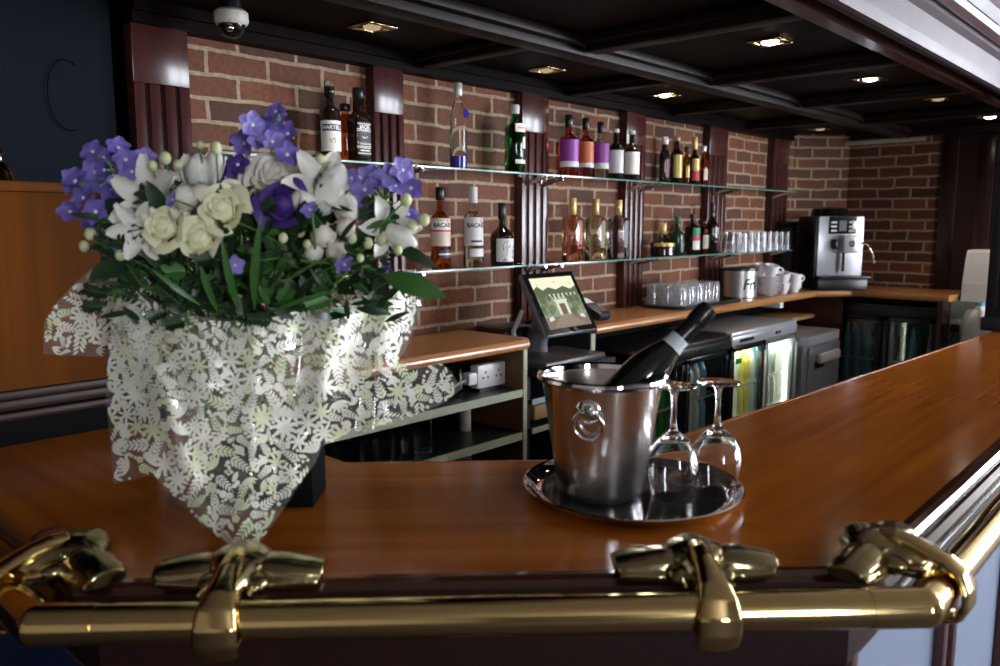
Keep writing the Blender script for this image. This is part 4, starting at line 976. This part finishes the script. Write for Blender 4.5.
# ================================================================== BOUQUET
BQ = onD(225, 512, 1.34); BQ = Vector((BQ.x, BQ.y, BT)); BR = R(-47.4)
bq = thing('bouquet', 'large bouquet of white and violet flowers in printed clear film', 'bouquet', BQ, BR)
MI = (Matrix.Translation(BQ) @ Matrix.Rotation(BR, 4, 'Z')).inverted()
def loc(px, py, d): return MI @ onD(px, py, d)
vt = MI.to_3x3() @ (-FWH)           # towards the viewer's side
# box
x0 = loc(205, 511, 1.275).x; x1 = loc(312, 511, 1.275).x; yf = loc(322, 511, 1.285).y
mbx = MB(); bw = (x0 + x1) / 2
mbx.bx(x0, x1, yf, yf + .10, .001, .10, 0, .002)
obj('gift_box', mbx, pm('black_card', (.004, .004, .0045), .7, IOR=1.15), bq)
def inpoly(x, y, P):
    c = False; j = len(P) - 1
    for i in range(len(P)):
        if (P[i][1] > y) != (P[j][1] > y) and x < (P[j][0] - P[i][0]) * (y - P[i][1]) / (P[j][1] - P[i][1]) + P[i][0]: c = not c
        j = i
    return c
def ss(a, b, x): t_ = max(0, min(1, (x - a) / (b - a))); return t_ * t_ * (3 - 2 * t_)
def motif(kind, r):
    """list of 2-D outlines (px units) for one printed motif"""
    out = []
    def leaf(x, y, a, L, w, n=7):
        p = []
        for i in range(n): u = i / (n - 1); p.append((u * L, w * sin(pi * u) ** .8))
        for i in range(n - 2, 0, -1): u = i / (n - 1); p.append((u * L, -w * sin(pi * u) ** .8))
        out.append([(x + q[0] * cos(a) - q[1] * sin(a), y + q[0] * sin(a) + q[1] * cos(a)) for q in p])
    a0 = random.uniform(0, 6.28)
    if kind == 'daisy':
        n = random.choice([7, 8, 9])
        for i in range(n): leaf(0, 0, a0 + 2 * pi * i / n, r, r * .15)
    elif kind == 'star':
        for i in range(6): leaf(0, 0, a0 + 2 * pi * i / 6, r, r * .3)
    elif kind == 'five':
        for i in range(5):
            a = a0 + 2 * pi * i / 5; out.append([(r * .5 * cos(a) + r * .42 * cos(b), r * .5 * sin(a) + r * .42 * sin(b)) for b in [2 * pi * k / 9 for k in range(9)]])
    elif kind == 'fern':
        for k in range(5):
            u = -r * .8 + 1.7 * r * k / 5; w = r * (.72 - .07 * k)
            for s in (-1, 1): leaf(u * cos(a0), u * sin(a0), a0 + s * .75, w, w * .17, 6)
        leaf(-r * cos(a0), -r * sin(a0), a0, 2.3 * r, r * .05)
    elif kind == 'fan':
        for k in range(6): leaf(0, 0, a0 + (k - 2.5) * .42, r, r * .13)
    elif kind == 'dot': out.append([(r * cos(b), r * sin(b)) for b in [2 * pi * k / 10 for k in range(10)]])
    elif kind == 'leaf': leaf(-r * cos(a0), -r * sin(a0), a0, 2 * r, r * .42)
    return out
def film(name, P, dep, motifs, seed, step=7):
    """a sheet of printed film: the outline gets a folded, curved surface of its own"""
    # densify outline
    D = []
    for i in range(len(P)):
        a, b = Vector(P[i]), Vector(P[(i + 1) % len(P)]); n = max(1, int((b - a).length / step))
        for k in range(n): D.append(a + (b - a) * k / n)
    pts = list(D); xs_ = [p.x for p in P2(P)]; ys_ = [p.y for p in P2(P)]
    y = min(ys_) + step * .5; r_ = 0
    while y < max(ys_):
        x = min(xs_) + (step * .5 if r_ % 2 else 0)
        while x < max(xs_):
            if inpoly(x, y, [(p.x, p.y) for p in D]) and min((Vector((x, y)) - q).length for q in D) > step * .45: pts.append(Vector((x, y)))
            x += step
        y += step * .87; r_ += 1
    E_ = [(i, (i + 1) % len(D)) for i in range(len(D))]
    V, _, Fc, *_r = geometry.delaunay_2d_cdt(pts, E_, [], 1, 1e-4)
    m_ = MB().add([loc(v.x, v.y, dep(v.x, v.y)) for v in V], [tuple(f) for f in Fc], 0, True)
    random.seed(seed); placed = []; tries = 0; x0_, x1_, y0_, y1_ = min(xs_), max(xs_), min(ys_), max(ys_)
    n_, poly_ = motifs, [(p[0], p[1]) for p in P]
    while tries < n_ * 110 and len(placed) < n_:
        tries += 1; x, y = random.uniform(x0_, x1_), random.uniform(y0_, y1_)
        if not inpoly(x, y, poly_): continue
        fr_ = tries / (n_ * 110); big = fr_ < .22
        r = random.uniform(9, 15) if big else (random.uniform(4, 6.8) if fr_ < .6 else random.uniform(1.6, 3.2))
        if any((x - q[0]) ** 2 + (y - q[1]) ** 2 < ((r + q[2]) * .70) ** 2 for q in placed): continue
        if not big and random.random() < .45 * ss(400, 470, y): continue
        placed.append((x, y, r))
        kind = random.choice(['daisy', 'fern', 'fern', 'daisy', 'fan', 'fern']) if big else (random.choice(['five', 'leaf', 'fan', 'daisy', 'leaf', 'five', 'fern']) if r > 5 else random.choice(['dot', 'dot', 'five']))
        mi = 2 if random.random() < .28 else 1
        for pl in motif(kind, r):
            q = [(x + a, y + b) for a, b in pl]
            if not all(inpoly(a, b, poly_) for a, b in q): continue
            m_.add([loc(a, b, dep(a, b) - .0012) for a, b in q], [tuple(range(len(q)))], mi, False)
    return obj(name, m_, [FILM, PRINT, PRINTG], bq, fixn=False, sharp=False)
def P2(P): return [Vector(p) for p in P]
def nz(x, y, s, seed=0): return noise.noise(Vector((x / s, y / s, seed)))
def dmain(x, y):
    d = 1.385 - .18 * exp(-((x - 215) / 150) ** 2)
    d -= .095 * ss(470, 545, y)
    d += .030 * exp(-((y - 300) / 30) ** 2)
    fold = .018 * nz(x, y * .55, 62, 1) + .009 * nz(x, y, 24, 5)
    fold -= .044 * exp(-((x - (338 - (y - 330) * .24)) / 22) ** 2) * ss(285, 320, y) * (1 - .6 * ss(390, 450, y)) + .022 * exp(-((x - (385 - (y - 330) * .1)) / 14) ** 2)
    fold -= .016 * exp(-((x - 165 - (y - 400) * .3) / 14) ** 2) * ss(330, 380, y)
    return d + fold * (1 - .7 * ss(480, 545, y))
MAIN = [(118, 284), (140, 292), (165, 306), (190, 314), (215, 319), (245, 321), (275, 315), (302, 309), (330, 305), (352, 296), (374, 288), (396, 282), (412, 284), (424, 292), (420, 318), (408, 345), (398, 362), (420, 368), (440, 362), (452, 372), (461, 389), (446, 402), (420, 414), (385, 426), (345, 438), (322, 446), (316, 462), (296, 490), (276, 520), (258, 546), (228, 546), (205, 527), (178, 502), (153, 475), (138, 478), (113, 484), (110, 440), (106, 400), (107, 350), (112, 310)]
film('printed_film', MAIN, dmain, 1500, 21)
LEFT = [(112, 262), (92, 268), (74, 284), (56, 303), (44, 322), (43, 354), (72, 356), (104, 357), (125, 350), (135, 300), (130, 275)]
film('printed_film', LEFT, lambda x, y: 1.40 + .0012 * (x - 45) * .2 + .012 * nz(x, y, 40, 3) - .03 * ss(90, 130, x), 300, 22)
BACK = [(130, 280), (170, 262), (230, 255), (300, 258), (350, 268), (400, 285), (392, 330), (350, 395), (300, 415), (240, 425), (180, 415), (130, 400), (112, 350)]
film('printed_film', BACK, lambda x, y: 1.30 + .18 * exp(-((x - 225) / 150) ** 2) + .012 * nz(x, y, 50, 9), 700, 23, 10)

VIOLET = pm('violet_petal', (.20, .15, .50), .55, 0, (.12, .08, .36), 60, .06, Subsurface_Weight=0); VIOLET2 = pm('lilac_petal', (.30, .25, .62), .55, 0, (.19, .15, .48), 60); PURPLE = pm('deep_purple_petal', (.075, .025, .22), .6, 0, (.045, .012, .14), 60)
LILYW = pm('white_petal', (.82, .80, .74), .5, 0, (.74, .72, .64), 30); ROSEC = pm('cream_rose_petal', (.84, .82, .60), .5, 0, (.78, .78, .48), 30); IVORY = pm('ivory_petal', (.80, .76, .66), .55, 0, (.72, .66, .56), 30)
LEAFD = pm('dark_leaf', (.013, .040, .009), .42, 0, (.007, .024, .006), 25); LEAFB = pm('bright_leaf', (.05, .16, .025), .4, 0, (.03, .11, .02), 25); STEMG = pm('stem_green', (.12, .24, .05), .5); BERRY = pm('pale_bud', (.62, .66, .36), .5); CENTRE = pm('floret_eye', (.80, .78, .80), .5)
def orient(c, nrm, roll=0):
    q = Vector(nrm).normalized().to_track_quat('Z', 'Y'); return Matrix.Translation(c) @ q.to_matrix().to_4x4() @ Matrix.Rotation(roll, 4, 'Z')
def petal(m_, M, L, w, curl, cup_, mi=0, n=5, base=0, tilt=.3):
    def fn(u, v):
        s = (u - .5) * 2; ww = w * (sin(pi * min(1, v * .82 + .14)) ** .75)
        y = base + L * v; z = tilt * L * v - curl * L * v * v + cup_ * s * s * w
        return (s * ww, y, z)
    m_.grid(fn, 4, n, mi, M)
def floret(c, nrm, r, mat, parent=None, seed=0):
    random.seed(seed); M = orient(c, nrm, random.uniform(0, 6)); m_ = MB()
    for k in range(5): petal(m_, M @ Matrix.Rotation(2 * pi * k / 5, 4, 'Z') @ Matrix.Rotation(random.uniform(-.1, .25), 4, 'X'), r, r * .50, random.uniform(.1, .4), .25, 0, 5, r * .06)
    m_.ell((0, 0, r * .08), (r * .16, r * .16, r * .10), 1, M, 8, 6)
    m_.tube([(M @ Vector((0, 0, 0))), (M @ Vector((0, 0, -r * .9)))], [r * .12, r * .05], 6, 2)
    return obj('floret', m_, [mat, CENTRE, STEMG], parent or bq, fixn=False)
def spray(spots, root, mat, mat2, seed, r=.019, d0=1.27):
    """one stem with its florets as sub-parts"""
    pts = [loc(*root, d0 + .08)]; random.seed(seed)
    cs = [loc(px, py, d0 + random.uniform(-.05, .05)) for px, py in spots]
    m_ = MB(); mid = sum(cs, Vector()) / len(cs) + Vector((0, .03, -.02))
    m_.tube([pts[0], (pts[0] + mid) / 2 + Vector((0, .02, .0)), mid], [.004, .0032, .0026], 6)
    for c in cs: m_.tube([mid, (mid + c) / 2 + Vector((0, .01, .008)), c + Vector((0, .008, 0))], [.002, .0016, .0012], 5)
    st_ = obj('flower_spray', m_, STEMG, bq)
    for i, c in enumerate(cs):
        n = Vector((random.uniform(-.7, .7), -1, random.uniform(-.2, .8)))
        floret(c, n, r * random.uniform(.85, 1.2), mat if (i + seed) % 3 else mat2, st_, seed * 100 + i)
    return st_
spray([(93, 152), (118, 148), (72, 178), (88, 190), (105, 170), (122, 182), (140, 165), (112, 190), (132, 172), (76, 182), (95, 172), (146, 158), (104, 158), (126, 160)], (170, 300), VIOLET, VIOLET2, 1)
spray([(70, 212), (93, 222), (84, 198), (96, 212)], (150, 290), VIOLET, VIOLET, 2, .018)
spray([(252, 125), (245, 143), (264, 128), (280, 120), (288, 134), (276, 112), (272, 142), (238, 140), (287, 155), (258, 140)], (245, 300), VIOLET, VIOLET2, 3, .018)
spray([(352, 178), (365, 190), (378, 180), (390, 176), (402, 170), (411, 188), (383, 192), (358, 212), (408, 215), (395, 186), (370, 176), (345, 185)], (320, 300), VIOLET2, VIOLET, 4, .018)
spray([(128, 243), (137, 240)], (180, 300), VIOLET, VIOLET, 5, .021, 1.22)
spray([(232, 170), (226, 178), (238, 165)], (235, 300), PURPLE, VIOLET, 6, .017)
spray([(173, 200), (310, 210), (388, 272), (345, 265), (235, 265), (410, 282)], (250, 300), VIOLET2, VIOLET, 7, .014, 1.2)
def lily(px, py, d, nrm, L, mat, seed, n=6, wf=.26):
    random.seed(seed); c = loc(px, py, d); M = orient(c, nrm, random.uniform(0, 1)); m_ = MB()
    for k in range(n): petal(m_, M @ Matrix.Rotation(2 * pi * k / n, 4, 'Z') @ Matrix.Rotation(.25, 4, 'X'), L, L * wf, .35, .5, 0, 7, .004, .55)
    for k in range(5):
        a = 2 * pi * k / 5; m_.tube([M @ Vector((0, 0, 0)), M @ Vector((.010 * cos(a), .010 * sin(a), L * .55))], .0012, 5, 1); m_.ell((.010 * cos(a), .010 * sin(a), L * .56), (.003, .002, .005), 2, M, 6, 5)
    return obj('lily', m_, [mat, STEMG, LEAFD], bq, fixn=False)
lily(160, 203, 1.24, (-.35, -1, .15), .070, LILYW, 31); lily(192, 195, 1.30, (.2, -1, .45), .058, LILYW, 32)
lily(320, 192, 1.25, (.35, -.9, .5), .062, LILYW, 33); lily(384, 225, 1.28, (.5, -.8, -.1), .055, LILYW, 34); lily(146, 228, 1.22, (-.1, -1, -.2), .050, LILYW, 35)
def budf(name, px, py, d, r, dr, mat, mat2=None):
    c = loc(px, py, d); M = orient(c, dr); m_ = MB().ell((0, 0, 0), r, 0, M, 16, 12)
    for k in range(3): petal(m_, M @ Matrix.Rotation(2 * pi * k / 3, 4, 'Z') @ Matrix.Translation((0, r[1] * .9, -r[2] * .6)) @ Matrix.Rotation(1.35, 4, 'X'), r[2] * 1.3, r[0] * .8, -.1, .3, 0, 5, 0, 0)
    return obj(name, m_, [mat], bq, fixn=False)
budf('lily_bud', 198, 172, 1.27, (.016, .016, .03), (.2, -.2, 1), LILYW); budf('lily_bud', 213, 168, 1.28, (.015, .015, .030), (.3, -.2, 1), LILYW)
budf('lily_bud', 330, 190, 1.24, (.022, .022, .045), (.55, -.3, 1), LILYW); budf('lily_bud', 344, 205, 1.26, (.017, .017, .034), (.4, -.4, -.6), IVORY); budf('lily_bud', 398, 236, 1.24, (.016, .014, .034), (1, -.3, -.5), LILYW)
for px, py, r in ((324, 235, .019), (338, 252, .017), (314, 252, .014), (186, 198, .019), (202, 194, .016), (302, 202, .019), (346, 228, .014)): budf('ivory_bud', px, py, 1.22, (r, r, r), (0, -1, .3), IVORY)
def rose(name, px, py, d, r, mat, seed, nrm=(0, -1, .35), n=16):
    random.seed(seed); M = orient(loc(px, py, d), nrm, random.uniform(0, 6)); m_ = MB()
    m_.ell((0, 0, -r * .1), (r * .55, r * .55, r * .55), 0, M, 14, 10)
    for k in range(n):
        u = k / (n - 1); a = k * 2.399; rr = r * (.18 + .62 * u); h = r * (.62 - .30 * u); op = .12 + .85 * u * u
        def fn(uu, v, a=a, rr=rr, h=h, op=op, u=u):
            an = a + (uu - .5) * (1.9 - .5 * u); ro = rr * (.75 + .25 * v) + op * r * .55 * v * v; wv = 1 + .05 * sin(uu * 9 + k)
            return (ro * cos(an) * wv, ro * sin(an) * wv, -r * .35 + (h + r * .35) * v * (1 - .45 * (2 * uu - 1) ** 2) - op * r * .18 * v ** 3)
        m_.grid(fn, 7, 5, 0, M)
    for k in range(5): petal(m_, M @ Matrix.Rotation(2 * pi * k / 5, 4, 'Z') @ Matrix.Translation((0, r * .2, -r * .45)), r * .8, r * .16, .2, .2, 1, 4, 0, .1)
    return obj(name, m_, [mat, LEAFB], bq, fixn=False)
rose('rose', 222, 209, 1.20, .034, ROSEC, 41); rose('rose', 200, 238, 1.19, .028, ROSEC, 42); rose('rose', 164, 227, 1.19, .031, ROSEC, 43, (-.2, -1, .3)); rose('rose', 184, 216, 1.22, .020, IVORY, 44); rose('rose', 232, 196, 1.25, .024, ROSEC, 45, (.4, -1, .5))
rose('carnation', 276, 180, 1.26, .044, IVORY, 46, (0, -.8, .6), 26); rose('carnation', 255, 186, 1.27, .026, IVORY, 48, (-.3, -.8, .6), 18)
rose('lisianthus', 283, 204, 1.21, .036, PURPLE, 47, (0, -1, .25), 12); rose('lisianthus', 262, 214, 1.24, .022, PURPLE, 49, (-.2, -1, .1), 10)
def leafmesh(m_, a, b, w, mi=0, bend=.12, up=Vector((0, 0, 1))):
    a, b = Vector(a), Vector(b); d = b - a; L = d.length; d.normalize(); s = d.cross(Vector((0, -1, .3)).normalized())
    if s.length < .1: s = d.cross(up)
    s.normalize(); nn = s.cross(d)
    m_.grid(lambda u, v: a + d * (L * v) + s * ((u - .5) * 2 * w * sin(pi * min(1, .04 + v * .955)) ** .8) + nn * (bend * L * sin(pi * v) + .25 * w * abs(u - .5)), 2, 7, mi)
m_ = MB(); leafmesh(m_, loc(385, 276, 1.20), loc(447, 298, 1.17), .017, 0, .12); o = obj('broad_leaf', m_, LEAFB, bq, fixn=False)
m_ = MB(); leafmesh(m_, loc(392, 245, 1.24), loc(438, 268, 1.22), .010); obj('broad_leaf', m_, LEAFD, bq, fixn=False)
m_ = MB(); leafmesh(m_, loc(126, 262, 1.22), loc(88, 283, 1.19), .016); obj('broad_leaf', m_, LEAFD, bq, fixn=False)
m_ = MB(); leafmesh(m_, loc(168, 214, 1.21), loc(146, 180, 1.19), .012); obj('broad_leaf', m_, LEAFD, bq, fixn=False)
m_ = MB(); leafmesh(m_, loc(300, 222, 1.20), loc(306, 200, 1.19), .008); obj('broad_leaf', m_, LEAFD, bq, fixn=False)
for k, (a, b, w) in enumerate([((255, 310), (262, 215), .006), ((240, 312), (222, 238), .006), ((218, 312), (200, 262), .005), ((255, 308), (256, 240), .005), ((200, 305), (150, 268), .004), ((272, 312), (340, 290), .004)]):
    m_ = MB(); leafmesh(m_, loc(*a, 1.19), loc(*b, 1.17), w, 0, .08); obj('grass_blade', m_, LEAFB, bq, fixn=False)
for k, (px, py) in enumerate([(90, 234), (84, 246), (130, 224), (146, 234), (152, 166), (165, 158), (178, 165), (352, 238), (368, 243), (381, 240), (300, 232), (307, 244), (283, 238), (360, 258), (120, 255), (406, 200), (412, 226), (424, 220), (320, 160), (330, 165), (200, 145), (216, 148), (398, 250), (290, 250)]):
    random.seed(500 + k); c = loc(px, py, 1.22 + random.uniform(-.03, .03)); r = random.uniform(.0055, .009)
    tgt = loc(225 + (px - 225) * .55, 290, 1.30)
    obj('bud', MB().ell(c, (r, r, r * 1.15), 0, None, 10, 8).tube([c, (c + tgt) / 2 + Vector((0, .01, .01)), tgt], [.0015, .0015, .002], 5, 1), [BERRY, STEMG], bq)
# filler greenery: nobody could count the leaves
m_ = MB(); random.seed(77)
for k in range(620):
    px = random.gauss(250, 82); py = random.uniform(205, 322)
    if not (105 < px < 405) or py < 180 + abs(px - 250) * .25: continue
    d = random.uniform(1.21, 1.40); c = loc(px, py, d)
    dr = Vector((random.uniform(-1, 1) + (px - 250) / 250, random.uniform(-.9, .1), random.uniform(-.2, 1))).normalized(); L = random.uniform(.03, .06)
    mi = 0 if random.random() < .84 else 1
    if random.random() < .55:
        b2 = c + dr * L; m_.tube([c, b2], .0012, 4, 1)
        sd = dr.cross(Vector((0, -1, 0.2))).normalized()
        for q in range(6):
            pp = c + dr * L * (.2 + .14 * q)
            for s in (-1, 1): leafmesh(m_, pp, pp + (sd * s + dr * .7).normalized() * random.uniform(.010, .018), .0032, mi, .05)
    else: leafmesh(m_, c, c + dr * L, random.uniform(.003, .007), mi, .12)
o = obj('foliage', m_, [LEAFD, LEAFB], bq, fixn=False); o['kind'] = 'stuff'
# gathered stems inside the wrap
m_ = MB(); random.seed(78)
cb_ = loc(235, 470, 1.36)
for k in range(26):
    a = loc(random.uniform(150, 320), random.uniform(285, 318), random.uniform(1.27, 1.42)); b = Vector((cb_.x + random.uniform(-.03, .03), cb_.y + random.uniform(-.03, .03), .10))
    m_.tube([b, (a + b) / 2 + Vector((0, 0, -.01)), a], .0032, 6, 0)
o = obj('stems', m_, STEMG, bq); o['kind'] = 'stuff'

# ================================================================== LIGHT
w = bpy.data.worlds.new('world'); S.world = w; w.use_nodes = True
w.node_tree.nodes['Background'].inputs[0].default_value = (.5, .6, .8, 1); w.node_tree.nodes['Background'].inputs[1].default_value = .004
def pendant(x, y, e):
    l = bpy.data.lights.new('room_lamp', 'AREA'); l.shape = 'DISK'; l.energy = e; l.size = .5; l.color = (1, .82, .62); o = bpy.data.objects.new('room_lamp', l); COL.objects.link(o); o.location = (x, y, 2.85)
pendant(5.5, -4.2, 10)
def daylight(loc_, rot_, w_, h_, e_):
    l = bpy.data.lights.new('window_daylight', 'AREA'); l.shape = 'RECTANGLE'; l.size = w_; l.size_y = h_; l.energy = e_; l.color = (.86, .92, 1)
    o = bpy.data.objects.new('window_daylight', l); COL.objects.link(o); o.location = loc_; o.rotation_euler = rot_
for k, (a, b) in enumerate(WIN): daylight(((a + b) / 2, WY + .02, (WZ0 + WZ1) / 2), (R(90), 0, 0), b - a - .1, WZ1 - WZ0 - .1, (38, 85, 85)[k])
for a, b in SWIN: daylight((8.83, (a + b) / 2, 1.67), (R(90), 0, R(90)), b - a - .1, 2.05, 110)
vs_ = S.view_settings; S.display_settings.display_device = 'sRGB'; vs_.view_transform = 'Standard'; vs_.look = 'None'; vs_.gamma = 1; vs_.use_curve_mapping = False; vs_.exposure = .6
S.cycles.use_denoising = True; S.cycles.max_bounces = 14; S.cycles.transmission_bounces = 12; S.cycles.transparent_max_bounces = 24; S.cycles.glossy_bounces = 6; S.cycles.sample_clamp_indirect = 6
